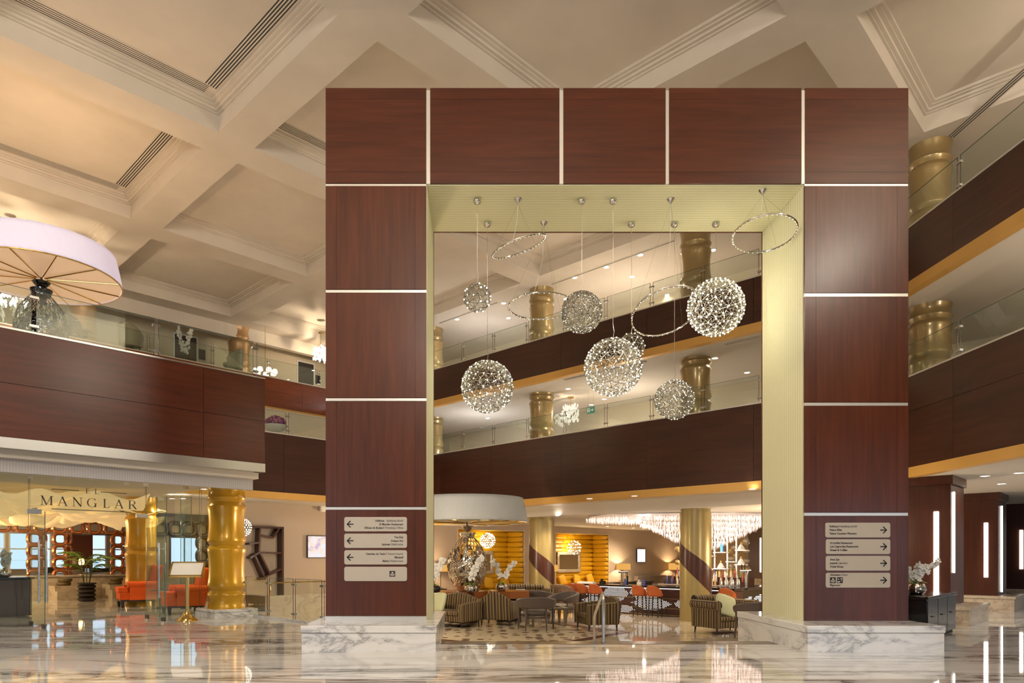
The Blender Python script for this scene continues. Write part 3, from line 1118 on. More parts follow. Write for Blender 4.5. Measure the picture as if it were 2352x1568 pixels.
sign('third sign on the right column listing Awe Spa', 1896, 2044, 1276, 1310, (('Awe Spa', None), ('Joyer\u00eda I Jewelry', 11), ('Hotel Shops', None)), 'r')
sign('lowest sign on the right column listing gym and playroom', 1896, 2044, 1315, 1349, (('Gimnasio I Gym', 11), ('Playroom', None)), 'r', (('a', .07, .078), ('b', .19, .078)))

# ---------------------------------------------------------------- pendants under the portal head
def ico(sub):
    import bmesh
    bm = bmesh.new()
    bmesh.ops.create_icosphere(bm, subdivisions=sub, radius=1)
    v = [x.co.copy() for x in bm.verts]
    e_ = [(x.verts[0].index, x.verts[1].index) for x in bm.edges]
    f_ = [tuple(q.index for q in x.verts) for x in bm.faces]
    bm.free()
    return v, e_, f_


ICO = {k: ico(k) for k in (2, 3)}
M_WIRE = pmat('steel_wire', (.42, .41, .38), .25, metal=1)


def globe(root, c, r, sub, bulb, wire=.0045, brad=.017, frac=1.0):
    v, e_, f_ = ICO[sub]
    mb = MB()
    c = Vector(c)
    for i, j in e_:
        mb.tube(c + v[i] * r, c + v[j] * r, wire, None, 3, False)
    inner = .84
    for f in f_:
        m_ = (v[f[0]] + v[f[1]] + v[f[2]]).normalized() * r * inner
        for k in range(3):
            mb.tube(c + m_, c + v[f[k]] * r * .985, wire * .55, None, 3, False)
    mb.build('wire_frame', M_WIRE, root)
    bb = MB()
    rnd = random.Random(int(r * 1000))
    sk = MB()
    for p in v:
        sk.tube(c + p * r * .86, c + p * r * .97, brad * .6, None, 5)
        if rnd.random() <= frac:
            bb.sup(c + p * r * .99, (brad * 2,) * 3, 2, 6, 4)
    tag(bb.build('led_bulbs', bulb, root, smooth=True), None, None, None, 'stuff')
    tag(sk.build('bulb_sockets', M_CHROME, root), None, None, None, 'stuff')


def canopy(root, cone):
    z = OZ - .012
    if cone:
        MB().lathe([(.075, 0), (.072, -.008), (.006, -.085), (.004, -.10)], 20, (0, 0, z - root.location.z)).build('canopy', M_CHROME, root, smooth=True, ang=50)
    else:
        MB().lathe([(.07, 0), (.072, -.03), (.065, -.06), (.04, -.085), (.012, -.092), (.006, -.11)], 20, (0, 0, z - root.location.z)).build('canopy', M_CHROME, root, smooth=True, ang=50)


YA, YB = 12.3, 13.15
GL = (('small sparse wire globe pendant at the left, hung highest', 1096, 684, 32, YA, 2, E_BULBD, .014, 8),
      ('bright wire globe pendant hanging lowest at the left', 1119, 888, 60, YB, 3, E_BULB, .0105, 45),
      ('medium wire globe pendant with dim bulbs left of centre', 1336, 717, 47, YA, 3, E_BULBD, .0085, 10),
      ('largest bright wire globe pendant in the centre', 1408, 843, 66, YA, 3, E_BULB, .0115, 55),
      ('small wire globe pendant half hidden behind the largest globe', 1450, 796, 31, YB, 2, E_BULBD, .011, 8),
      ('wire globe pendant hanging lowest at the right', 1549, 918, 45, YB, 3, E_BULBD, .009, 12),
      ('very bright wire globe pendant beside the right jamb', 1644, 706, 64, YB, 3, E_BULB, .014, 80))
FRAC = {684: .6, 888: .8, 717: .45, 843: .85, 796: .6, 918: .6, 706: 1.0}
for lab, px, py, rp, Y, sub, bulb, br, en in GL:
    c = W(px, py, Y)
    r = rp * Y / F
    t = thing('globe_pendant', lab, 'pendant lamp', (c.x, c.y, c.z), 0, 'wire globe pendants in the portal')
    globe(t, (0, 0, 0), r, sub, bulb, .0052, br, FRAC[py])
    canopy(t, False)
    top_ = OZ - .1 - c.z
    MB().path([(0, 0, top_), (.004, 0, r + (top_ - r) * .6), (.0, 0, r + .25), (0.02, 0, r + .12), (0, 0, r)], .0045, 5).build('cable', M_CHROME, t)
RG = (('tilted slim ring pendant at the left near the head lining', 1192, 565, .50, YA, 19, -9, 1190),
      ('level slim ring pendant in front of the gallery column', 1243, 703, .62, YB, 0, 3, 1249),
      ('wide tilted ring pendant beside the very bright globe', 1528, 716, .59, YA, 7, 25, 1541),
      ('ring pendant in the upper right corner of the portal', 1756, 537, .525, 12.0, -2, 10, 1752))
for lab, px, py, r, Y, be, al, cpx in RG:
    c = W(px, py, Y)
    cxw = (cpx - CX) * Y / F
    t = thing('ring_pendant', lab, 'pendant lamp', (cxw, c.y, c.z), 0, 'slim ring pendants in the portal')
    canopy(t, True)
    ax = Vector((math.cos(R(be)), 0, math.sin(R(be))))
    ay = Vector((0, math.cos(R(al)), -math.sin(R(al))))
    o = Vector((c.x - cxw, 0, 0))
    P = [o + ax * r * math.cos(2 * PI * i / 64) + ay * r * math.sin(2 * PI * i / 64) for i in range(64)]
    MB().path(P, .0155, 8, True).build('ring', M_CHROME, t, smooth=True)
    dm = MB()
    for i in range(40):
        th = 2 * PI * i / 40
        q = o + (ax * math.cos(th) + ay * math.sin(th)) * (r - .006)
        dm.sup((q.x, q.y, q.z - .016), (.010, .010, .012), 2, 6, 4)
    tag(dm.build('led_dots', E_DOT, t), None, None, None, 'stuff')
    apex = Vector((0, 0, OZ - .1 - c.z))
    mb = MB()
    for k in (8, 30, 51):
        mb.tube(P[k], apex, .0016, None, 3, False)
    mb.build('suspension_wires', M_WIRE, t)
    MB().path([apex, apex * .6 + Vector((-.02, 0, 0)), (apex * .25) + P[45] * .6, P[45]], .003, 4).build('cable', M_WHITE, t)

# ================================================================ LOUNGE FURNITURE
LEG = lambda mb, x, y, z0, z1, r=.028: mb.tube((x, y, z0), (x * .97, y * .97, z1), r * .55, r, 8)


def striped_chair(name, label, w_=.95, d=.92, hump=.16, roll=False, cushion=None, loc=(0, 0, 0), rz=0, h=.74):
    t = thing(name, label, 'armchair', loc, rz, 'striped lounge seats')
    hw, hd = w_ / 2, d / 2
    lg = .17
    MB().box(-hw + .03, hw - .03, -hd + .05, hd - .05, lg, .34).build('seat_base', M_STRIPE, t, uv=True, bevel=.02)
    MB().box(-hw + .15, hw - .15, -hd + .02, hd - .2, .34, .46).build('seat_cushion', M_STRIPE, t, uv='x', bevel=.04, seg=3)
    n = 18
    prof = [(-hw + .02, lg + .02), (hw - .02, lg + .02)]
    for i in range(n + 1):
        u = 1 - 2 * i / n
        prof.append((u * (hw - .02), h - .12 + hump * math.cos(u * PI / 2) ** 1.2))
    mb = MB().ext(prof, 'y', 0, .15)
    Mx = Matrix.Translation((0, hd - .17, 0)) @ Matrix.Shear('XZ', 4, (0, .10)) if False else None
    mb.v = [(x, y + hd - .19 + .14 * max(0, z - .2), z) for x, y, z in mb.v]
    mb.build('backrest', M_STRIPE, t, uv='x', bevel=.035, seg=3)
    for s_ in (-1, 1):
        xa, xb = (hw - .15, hw) if s_ > 0 else (-hw, -hw + .15)
        if roll:
            a = MB().box(xa, xb, -hd + .03, hd - .05, lg, h - .16)
            a.tube(((xa + xb) / 2 + s_ * .03, -hd, h - .17), ((xa + xb) / 2 + s_ * .03, hd - .05, h - .17), .115, None, 18)
            a.build('armrest', M_STRIPE, t, uv=True, smooth=True)
        else:
            MB().ext([(-hd + .02, lg), (hd - .1, lg), (hd - .05, h - .13), (-hd + .25, h - .17), (-hd + .02, h - .20)], 'x', xa, xb).build('armrest', M_STRIPE, t, uv=True, bevel=.03, seg=3)
    if roll:
        MB().tube((-hw + .1, hd - .02, h - .05), (hw - .1, hd - .02, h - .05), .10, None, 18).build('back_roll', M_STRIPE, t, uv='x', smooth=True)
    for x in (-hw + .07, hw - .07):
        for y in (-hd + .09, hd - .09):
            mb = MB()
            LEG(mb, x, y, 0, lg + .01)
            mb.build('leg', M_BROWNLEG, t, smooth=True)
    return t


def lw(px, Y):
    return (px - CX) * Y / F


striped_chair('striped_sofa', 'striped brown sofa with a pale cushion beside the left portal plinth', 1.75, .95, .20, loc=(lw(1030, 19.7), 19.75, ZL), rz=R(-38), h=.86)
striped_chair('striped_armchair', 'striped brown armchair seen from behind in front of the silver lamp', .98, .92, .24, loc=(lw(1146, 20.1), 20.1, ZL), rz=R(163), h=.86)
striped_chair('striped_armchair', 'striped brown armchair seen from the side behind the steel handrail', .95, .98, .12, loc=(lw(1371, 18.7), 18.7, ZL), rz=R(-76), h=.90)
striped_chair('striped_tub_chair', 'striped tub chair with rolled arms and a green cushion', 1.35, .98, .02, True, loc=(lw(1664, 17.9), 17.95, ZL), rz=R(24), h=.92)
striped_chair('striped_sofa', 'striped sofa with a rolled arm behind the dark chairs', 1.5, .9, .02, True, loc=(lw(1213, 23.6), 23.6, ZL), rz=R(10), h=.98)


def cushion(label, loc, rot, sz=.48, mat=None):
    o = MB().sup((0, 0, 0), (sz, sz, .20), 7, 32, 10, None, .75).build('throw_cushion', mat or M_SAGE, None, loc, smooth=True)
    o.rotation_euler = rot
    return tag(o, label, 'cushion')


cushion('pale green cushion on the striped tub chair', (lw(1664, 17.7), 17.62, .28), (R(66), R(18), R(14)), .56)
cushion('pale green cushion on the striped sofa by the left plinth', (lw(1005, 19.6), 19.45, .24), (R(68), R(-4), R(-38)), .56)


def barrel(label, loc, rz, sc=1.0):
    t = thing('barrel_chair', label, 'chair', loc, rz, 'dark round-back lounge chairs', sc)
    MB().sup((0, -.02, .42), (.74, .70, .16), 3, 24, 8).build('seat', M_TAUPE, t, smooth=True)
    MB().arc(.31, .36, R(-25), R(205), 24, lambda u: .30, lambda u: .35).build('seat_rail', M_TAUPE, t, smooth=True)
    hi = lambda u: .62 + .20 * math.sin(PI * u) ** .7
    MB().arc(.37, .46, R(-28), R(208), 30, lambda u: .56 - .02 * math.sin(PI * u), hi, .03).build('backrest', M_TAUPE, t, bevel=.03, seg=3)
    for a, zt in ((-12, .60), (192, .60), (55, .62), (125, .62)):
        x, y = .41 * math.cos(R(a)), .41 * math.sin(R(a))
        MB().path([(x * 1.06, y * 1.06 - (.05 if a in (-12, 192) else 0), 0), (x, y, .3), (x, y, zt)], [.014, .027, .022], 8).build('leg', M_TAUPE, t, smooth=True)
    return t


barrel('dark round-back chair in front of the olive table, seen from behind', (lw(1231, 18.6), 18.6, ZL), R(176), 1.12)
barrel('dark round-back chair beside the striped side-on armchair', (lw(1289, 20.9), 20.9, ZL), R(-62), 1.12)
barrel('dark round-back chair furthest back near the spiral column', (lw(1238, 22.3), 22.3, ZL), R(150), 1.12)
barrel('dark round-back chair half hidden behind the right plinth', (lw(1738, 16.6), 16.6, ZL), R(175), 1.12)

t = thing('lounge_table', 'olive lacquered low table between the dark chairs', 'table', (lw(1262, 19.7), 19.75, ZL), R(10))
MB().box(-.62, .45, -.33, .33, .50, .545).build('tabletop', M_OLIVETBL, t, bevel=.01)
MB().box(-.50, .33, -.24, .24, .545, .55).build('inset', M_BLACK, t)
for x in (-.55, .38):
    for y in (-.28, .28):
        MB().add([(x - .05, y - .025, .5), (x + .05, y - .025, .5), (x + .05, y + .025, .5), (x - .05, y + .025, .5), (x - .025, y - .02, 0), (x + .025, y - .02, 0), (x + .025, y + .02, 0), (x - .025, y + .02, 0)],
                 ((0, 1, 2, 3), (7, 6, 5, 4), (0, 4, 5, 1), (1, 5, 6, 2), (2, 6, 7, 3), (3, 7, 4, 0))).build('leg', M_OLIVETBL, t)
    MB().box(x - .025, x + .025, -.28, .28, 0, .035).build('foot_rail', M_OLIVETBL, t)

# lamp tables: hexagonal tops
def hexa(label, x, y, z, r, rz):
    t = thing('hexagonal_table', label, 'table', (x, y, ZL), rz, 'hexagonal wooden tables under the lamp')
    H = z - ZL
    MB().prism([(r * math.cos(R(60 * i)), r * math.sin(R(60 * i))) for i in range(6)], H - .22, H).build('tabletop', pmat('amber_wood', (.26, .085, .022), .25, coat=.4), t)
    MB().lathe([(r * .55, H - .28), (r * .5, H - .22)], 6).build('collar', M_BROWNLEG, t)
    MB().prism([(r * .62 * math.cos(R(60 * i)), r * .62 * math.sin(R(60 * i))) for i in range(6)], 0, H - .28).build('pedestal', M_BROWNLEG, t)


LX, LY, LZ = lw(1073, 20.9), 20.95, .48
hexa('amber hexagonal table carrying the tall silver lamp', LX - .22, LY + .2, LZ, .85, R(0))
hexa('amber hexagonal table carrying the orchid beside the silver lamp', LX + 1.28, LY + .45, LZ - .0, .70, R(30))

M_VASE = pmat('mirror_mosaic', (.62, .56, .47), .1, metal=1)
_nt, _N, _L, _b = nodes(M_VASE)
bump(_nt, _b, noise_tex(_nt, coords(_nt, (1, 1, 1), rnd=False), 6.5, 2, .5, .6), .55, .12)
M_VASED = pmat('smoked_mirror_mosaic', (.11, .12, .14), .1, metal=1)
_nt, _N, _L, _b = nodes(M_VASED)
bump(_nt, _b, noise_tex(_nt, coords(_nt, (1, 1, 1), rnd=False), 6.5, 2, .5, .6), .5, .12)


def shade_mat(name, col, em, es):
    m = pmat(name, col, .85, emit=em, estr=es)
    nt, N, L, b = nodes(m)
    wv = N.new('ShaderNodeTexWave')
    wv.inputs['Scale'].default_value = 1.0
    tc = N.new('ShaderNodeTexCoord')
    L.new(tc.outputs['UV'], wv.inputs['Vector'])
    L.new(ramp(nt, wv.outputs['Fac'], [(0, tuple(x * .86 for x in col)), (.5, col)]), b.inputs['Base Color'])
    bump(nt, b, wv.outputs['Fac'], .25, .01)
    return m


def giant_lamp(label, loc, vm, sm, under, sc=1.0, seed=1, hole=.5):
    t = thing('giant_lamp', label, 'lamp', loc, 0, 'giant openwork table lamps', sc)
    kz = ((0, .35), (.12, .45), (.28, .56), (.45, .605), (.62, .58), (.78, .49), (.9, .36), (1, .22))

    def prof(z):
        u = min(1, max(0, z / 1.63))
        for (a, ra), (b_, rb) in zip(kz, kz[1:]):
            if u <= b_:
                q = (u - a) / (b_ - a)
                return ra + (rb - ra) * q
        return .22
    n, m = 64, 52
    H = 1.63
    mb = MB()
    rnd = random.Random(seed)
    for j in range(m + 1):
        for i in range(n):
            z = H * j / m
            th = 2 * PI * i / n
            p = Vector((math.cos(th) * 2, math.sin(th) * 2, z * 2.6))
            r = prof(z) + .012 * mnoise.noise(p * 2.2)
            mb.v.append((r * math.cos(th), r * math.sin(th), z))
    for j in range(m):
        for i in range(n):
            z = H * (j + .5) / m
            th = 2 * PI * (i + .5) / n
            p = Vector((math.cos(th) * 2.4, math.sin(th) * 2.4, z * 3.2 + seed))
            a = mnoise.noise(p * 1.5)
            up = max(0, min(1, (z - .75) / .7))
            if a > hole * .5 - .62 * up:
                continue
            l = (i + 1) % n
            mb.f.append((j * n + i, j * n + l, (j + 1) * n + l, (j + 1) * n + i))
    mb.build('vase_shell', vm, t, smooth=True, ang=60)
    lt = MB()
    for k in range(22):
        for sgn in (1, -1):
            pts = []
            for i in range(15):
                z = .60 + (H - .62) * i / 14
                th = 2 * PI * k / 22 + sgn * i * .085
                pts.append((prof(z) * math.cos(th), prof(z) * math.sin(th), z))
            lt.path(pts, .0075, 4)
    lt.build('lattice_wires', vm, t)
    MB().lathe([(.17, 1.60), (.205, 1.62), (.255, 1.78), (.17, 1.78)], 28).build('collar', vm, t, smooth=True, ang=30)
    MB().lathe([(.06, 1.80), (.075, 1.81), (.21, 1.97), (.20, 1.98), (.05, 1.98)], 28).build('neck_cone', vm, t, smooth=True, ang=30)
    MB().tube((0, 0, .02), (0, 0, 2.74), .03, None, 10).build('pole', M_DARKMETAL, t, smooth=True)
    RB, RT, ZB, ZT = 1.83, 1.69, 2.06, 2.80
    sh = MB().lathe([(RB - (RB - RT) * (k / 6) ** 1.35, ZB + (ZT - ZB) * k / 6) for k in range(7)], 72, caps=False)
    me = sh.mesh('shade', sm, True)
    L = me.uv_layers.new(name='UVMap')
    for p in me.polygons:
        for li in p.loop_indices:
            co = me.vertices[me.loops[li].vertex_index].co
            L.data[li].uv = (math.atan2(co.y, co.x) * 20, co.z)
    so = obj('shade', me, t)
    sd = so.modifiers.new('thickness', 'SOLIDIFY')
    sd.thickness = .02
    MB().lathe([(.05, ZB + .035), (RB - .03, ZB + .02)], 72, caps=False).build('diffuser', under, t, smooth=True)
    MB().lathe([(RB - .02, ZB - .012), (RB + .01, ZB - .012), (RB + .01, ZB + .012), (RB - .02, ZB + .012), (RB - .02, ZB - .012)], 72, caps=False).build('rim', M_BRASS, t, smooth=True)
    spoke = MB().tube((.12, 0, ZB + .0), (RB - .03, 0, ZB + .008), .017, None, 6).mesh('spoke', M_BRASS, True)
    for k in range(12):
        obj('spoke', spoke, t, (0, 0, 0), R(30 * k + 12))
    return t


SH1 = shade_mat('white_pleated_shade', (.47, .49, .51), (.8, .85, 1), .0)
SH2 = shade_mat('lit_lilac_shade', (.78, .72, .80), (.85, .75, 1), .38)
giant_lamp('giant silver openwork lamp with wide white shade in the lounge', (LX, LY, LZ), M_VASE, SH1, pmat('shade_lining', (.60, .54, .46), .35), seed=3, hole=.62)
UX, UY = lw(95, 16.1), 16.1
giant_lamp('giant dark openwork lamp with lilac-white shade on the left terrace', (UX, UY, 6.08), M_VASED, SH2, pmat('peach_diffuser', (.80, .58, .40), .12, emit=(1, .62, .36), estr=.42), .92, seed=9, hole=.35)
tt = thing('terrace_table', 'low table under the giant lamp on the terrace', 'table', (UX, UY, 5.65))
MB().lathe([(.8, .2), (.8, .42)], 32).build('tabletop', M_BLACK, tt)
MB().lathe([(.4, 0), (.4, .2)], 32).build('pedestal', M_BLACK, tt)

# ---------------------------------------------------------------- orchids
def blossom(mb, c, r, rnd, mat=None):
    ax = Vector((rnd.uniform(-.6, .6), -1, rnd.uniform(-.3, .5))).normalized()
    a = ax.orthogonal().normalized()
    b_ = ax.cross(a)
    c = Vector(c)
    for k in range(5):
        th = 2 * PI * k / 5 + rnd.random()
        d = a * math.cos(th) + b_ * math.sin(th)
        e_ = ax.cross(d)
        mb.add([c, c + d * r * .55 + e_ * r * .42 + ax * r * .2, c + d * r + ax * r * .08, c + d * r * .55 - e_ * r * .42 + ax * r * .2], [(0, 1, 2, 3)])


def orchid(label, loc, stems, sc=1.0, seed=1, pot=None, group='white orchids in bowls'):
    rnd = random.Random(seed)
    t = thing('potted_orchid', label, 'orchid', loc, 0, group, sc)
    MB().lathe([(.10, 0), (.16, .03), (.19, .10), (.18, .17), (.14, .22), (.12, .22), (.12, .18)], 24).build('bowl', pot or M_CHROME, t, smooth=True)
    for lean, h, n in stems:
        pts = []
        for i in range(9):
            u = i / 8
            pts.append((lean * u ** 1.4 * h * .9, .05 * math.sin(u * 3), .18 + h * (u - .12 * u * u)))
        MB().path(pts, .006, 5).build('stem', M_GREEND, t)
        mb = MB()
        for k in range(n):
            u = .30 + .72 * k / n
            i = min(7, int(u * 8))
            f = u * 8 - i
            p = Vector(pts[i]).lerp(Vector(pts[i + 1]), f)
            blossom(mb, p + Vector((rnd.uniform(-.07, .07), rnd.uniform(-.07, .03), rnd.uniform(-.04, .04))), rnd.uniform(.055, .075), rnd)
        mb.build('blossoms', M_WHITEPETAL, t)
    for k in range(4):
        th = k * 1.6 + .4
        d = Vector((math.cos(th), math.sin(th), 0))
        e_ = Vector((-d.y, d.x, 0)) * .035
        p = Vector((0, 0, .19))
        mb = MB().add([p, p + d * .12 + e_ + Vector((0, 0, .08)), p + d * .26 + Vector((0, 0, .04)), p + d * .12 - e_ + Vector((0, 0, .08))], [(0, 1, 2, 3)])
        mb.build('leaf', M_GREEN, t)
    return t


orchid('white orchid in a silver bowl on the amber table beside the lamp', (LX + 1.05, LY + .15, LZ), ((-.35, .85, 26), (.55, .8, 26)), 1.0, 3)
orchid('white orchid spray in front of the silver lamp vase', (LX + .12, LY - .78, LZ), ((.35, 1.0, 40), (.2, .7, 20)), 1.0, 5)
orchid('white orchid at the left jamb beside the striped sofa', (lw(997, 20.2), 20.3, LZ - .02), ((.3, .95, 34), (.0, .8, 20)), 1.0, 8, M_BLACK)

# ---------------------------------------------------------------- bar
BO = (3.5, 25.7, 0)
BR = R(-45)
BL = 6.2
bar = thing('bar_counter', 'dark bar counter with glowing dotted front', 'bar', BO, BR)
MB().box(0, BL, 0, .6, ZL, .48).build('front_body', M_WOODD, bar)
MB().box(BL - .6, BL, .6, 4.6, ZL, .48).build('side_body', M_BLACK, bar)
MB().box(0, .6, .6, 4.6, ZL, .48).build('side_body', M_WOODD, bar)
MB().box(-.08, BL + .08, -.14, .66, .48, .55).build('worktop', M_BLACK, bar, bevel=.01)
MB().box(BL - .66, BL + .14, .66, 4.6, .48, .55).build('worktop', M_BLACK, bar, bevel=.01)
MB().box(-.14, .66, .66, 4.6, .48, .55).build('worktop', M_BLACK, bar, bevel=.01)
for z in (-.42, -.2, .12):
    MB().box(0, BL, -.012, 0, z, z + .025).build('bronze_rail', pmat('bronze_rail', (.30, .22, .12), .3, metal=.8), bar)
mb = MB()
hexes = [(1.9, .25, .55, .32), (3.05, .30, .62, .30), (3.3, -.05, .8, .22), (.9, .28, .4, .2), (4.6, -.02, .45, .2), (1.0, -.05, .6, .15), (2.3, -.28, .4, .12), (6.0, .25, .35, .25), (4.9, -.3, .25, .06)]
px_ = .058
j = 0
z = -.38
while z < .45:
    i = 0
    x = (px_ / 2 if j % 2 else 0) + .05
    while x < BL - .05:
        if any(abs(x - a) / c + abs(z - b_) / (d * 1.5) < 1 and abs(z - b_) < d for a, b_, c, d in hexes):
            mb.add([(x - .014, -.006, z - .011), (x + .014, -.006, z - .011), (x + .014, -.006, z + .011), (x - .014, -.006, z + .011)], [(0, 1, 2, 3)])
        x += px_
    z += .042
    j += 1
tag(mb.build('led_dots', E_BARDOT, bar), None, None, None, 'stuff')
mb = MB()
rnd = random.Random(4)
for k in range(17):
    z = -.38 + k * .05
    y = .25 + rnd.random() * .5
    while y < 4.2:
        L_ = rnd.uniform(.15, .8)
        if (1.0 + .9 * math.sin(k * .5) < y < 3.4 + .6 * math.sin(k * .7)):
            mb.box(BL, BL + .006, y, min(4.3, y + L_), z, z + .026)
        y += L_ + rnd.uniform(.06, .3)
tag(mb.build('led_slats', E_BARDOT, bar), None, None, None, 'stuff')
MB().box(.1, BL - .1, -.11, -.03, .455, .475).build('under_light', E_BARDOT, bar)


def bw(u, v, z=0):
    return (BO[0] + (u + v) * Q, BO[1] + (v - u) * Q, z)


def bu(px, v):
    x, y = onB(px, 29.2 + v / Q)
    return (x - BO[0] - v * Q) / Q


def stool(label, u, sc=1.0, first=[None]):
    loc = bw(u, -.52, ZL)
    if first[0]:
        return dup(first[0], loc, BR + PI, label, 'orange bar stools')
    t = thing('bar_stool', label, 'stool', loc, BR + PI, 'orange bar stools')
    MB().sup((0, 0, .72), (.46, .44, .12), 3, 20, 8).build('seat', M_BURNT, t, smooth=True)
    MB().arc(.20, .25, R(5), R(175), 20, lambda u: .70, lambda u: .80 + .24 * math.sin(PI * u) ** .6, .03).build('backrest', M_BURNT, t, bevel=.02, seg=3)
    for a in (35, 145, 215, 325):
        x, y = .19 * math.cos(R(a)), .19 * math.sin(R(a))
        MB().tube((x * 1.15, y * 1.15, 0), (x, y, .68), .018, .022, 6).build('leg', M_BROWNLEG, t, smooth=True)
    MB().path([(.2 * math.cos(R(a)), .2 * math.sin(R(a)), .26) for a in (35, 145, 215, 325)], .012, 6, True).build('footrest', M_BROWNLEG, t)
    first[0] = t
    return t


for lab, px in (('orange bar stool at the far end of the bar, mostly hidden', 1320), ('orange bar stool, left of the pair nearest the mirror niche', 1339), ('orange bar stool, right of the pair nearest the mirror niche', 1370), ('orange bar stool, left of the pair near the spiral column', 1470), ('orange bar stool, right of the pair near the spiral column', 1505), ('orange bar stool behind the striped tub chair', 1672)):
    stool(lab, bu(px, -.52))


# bar top objects
def bottle(label, x, y, z, h, r, mat, cap, group=None, name='bottle'):
    t = thing(name, label, 'bottle', (x, y, z), 0, group)
    MB().lathe([(r, 0), (r, h * .58), (r * .85, h * .66), (r * .34, h * .76), (r * .32, h * .92)], 10).build('body', mat, t, smooth=True, ang=50)
    MB().lathe([(r * .40, h * .90), (r * .40, h)], 8).build('cap', cap, t)
    return t


tp = thing('beer_tap', 'chrome beer tap column on the bar top', 'beer tap', bw(bu(1428, .3), .3, .55))
MB().tube((0, 0, 0), (0, 0, .44), .035, None, 12).build('column', M_CHROME, tp, smooth=True)
MB().lathe([(.09, 0), (.09, .02), (.05, .04)], 16).build('base', M_CHROME, tp, smooth=True)
MB().tube((-.12, 0, .44), (.22, 0, .44), .04, None, 12).build('head', M_CHROME, tp, smooth=True)
MB().tube((.15, 0, .42), (.15, -.02, .28), .015, None, 8).build('spout', M_CHROME, tp)
for lab, px in (('navy blue menu card beside the beer tap', 1437), ('navy blue menu card standing alone on the bar top', 1480)):
    t = thing('menu_card', lab, 'menu card', bw(bu(px, .2), .2, .55), BR, 'navy menu cards on the bar')
    MB().add([(-.06, -.05, 0), (.06, -.05, 0), (.06, 0, .2), (-.06, 0, .2), (-.06, .05, 0), (.06, .05, 0)], [(0, 1, 2, 3), (3, 2, 5, 4)]).build('card', M_NAVY, t)
t = tag(MB().box(-.35, .35, -.12, .12, 0, .035).box(-.33, .3, -.1, .11, .035, .06).build('magazine_stack', M_WHITE, None, bw(bu(1348, .35), .35, .55), BR), 'small stack of white menus at the end of the bar', 'menus')
for k, (px, lab) in enumerate(((1384, 'dark condiment caddy on the bar near the menus'), (1470, 'small steel napkin holder on the back counter'))):
    tag(MB().box(-.09, .09, -.07, .07, 0, .1).box(-.06, .0, -.04, .04, .1, .17).build('bar_caddy', M_BLACK if k == 0 else M_STEEL, None, bw(bu(px, .5), .5, .55), BR), lab, 'caddy')
tag(MB().tube((0, 0, 0), (0, 0, .3), .035, .035, 12).tube((0, 0, .3), (0, 0, .42), .012, .012, 8).build('wine_bottle', pmat('dark_green_glass', (.02, .05, .02), .1), None, bw(bu(1441, .45), .45, .55)), 'dark bottle behind the beer tap', 'bottle')

# back bar island with tiers of bottles
ib = thing('back_bar', 'tiered back bar island crowded with bottles', 'back bar', bw(4.6, 2.6), BR)
MB().box(-2.2, .95, -.5, .5, ZL, .50).build('body', M_WOODD, ib)
MB().box(-2.25, 1.0, -.55, .55, .50, .54).build('worktop', M_TANMARB, ib)
MB().box(-2.2, .9, -.2, .5, .54, .66).build('riser', M_WOODD, ib)
MB().box(-2.2, .9, .1, .5, .66, .80).build('riser', M_WOODD, ib)
for x in (-.95, -.45, .02, .35):
    MB().box(x - .02, x + .02, .28, .32, .8, 2.4).build('upright', M_WHITE, ib)
for x0, x1, z in ((-.95, -.45, 1.55), (-.45, .02, 1.68), (.02, .35, 1.35), (-.95, -.45, 1.08), (-.45, .02, 1.1), (.35, .75, 1.75), (.35, .7, 1.25), (-.95, .02, 2.05)):
    MB().box(x0, x1, .16, .44, z - .015, z + .015).build('shelf', M_WHITE, ib)
pal = [(.5, .32, .12), (.55, .5, .42), (.30, .06, .03), (.6, .42, .10), (.45, .45, .42), (.12, .16, .05), (.6, .55, .45), (.05, .05, .14)]
BM = [pmat('bottle_tone_%d' % i, c, .12, coat=.4) for i, c in enumerate(pal)]
CM = [pmat('cap_tone_%d' % i, c, .4) for i, c in enumerate([(.6, .05, .03), (.03, .03, .03), (.6, .45, .1), (.7, .7, .7), (.05, .06, .3)])]
rnd = random.Random(11)
ORD = ('first', 'second', 'third', 'fourth', 'fifth', 'sixth', 'seventh', 'eighth', 'ninth', 'tenth', 'eleventh', 'twelfth', 'thirteenth', 'fourteenth', 'fifteenth', 'sixteenth')
for row, (v, z, n) in enumerate(((-.38, .54, 15), (-.02, .66, 16), (.26, .80, 15))):
    for k in range(n):
        u = -2.05 + 2.85 * (k + rnd.uniform(.2, .8)) / n
        x, y, _ = bw(4.6 + u, 2.6 + v)
        bottle('liquor bottle in the %s row of the back bar, %s from the left' % (('front', 'middle', 'rear')[row], ORD[k]), x, y, z, rnd.uniform(.26, .36), rnd.uniform(.034, .045), rnd.choice(BM), rnd.choice(CM), 'bottles on the back bar')
for lab, u, z in (('tall blue bottle on the lower white shelf', -.70, 1.565), ('tall blue bottle on the higher white shelf', -.18, 1.695)):
    x, y, _ = bw(4.6 + u, 2.9)
    bottle(lab, x, y, z, .46, .06, M_BLUEGLASS, M_BLUEGLASS, 'blue bottles', 'blue_bottle')
M_DECANT = pmat('crystal_decanter', (.62, .58, .54), .12, coat=.6)
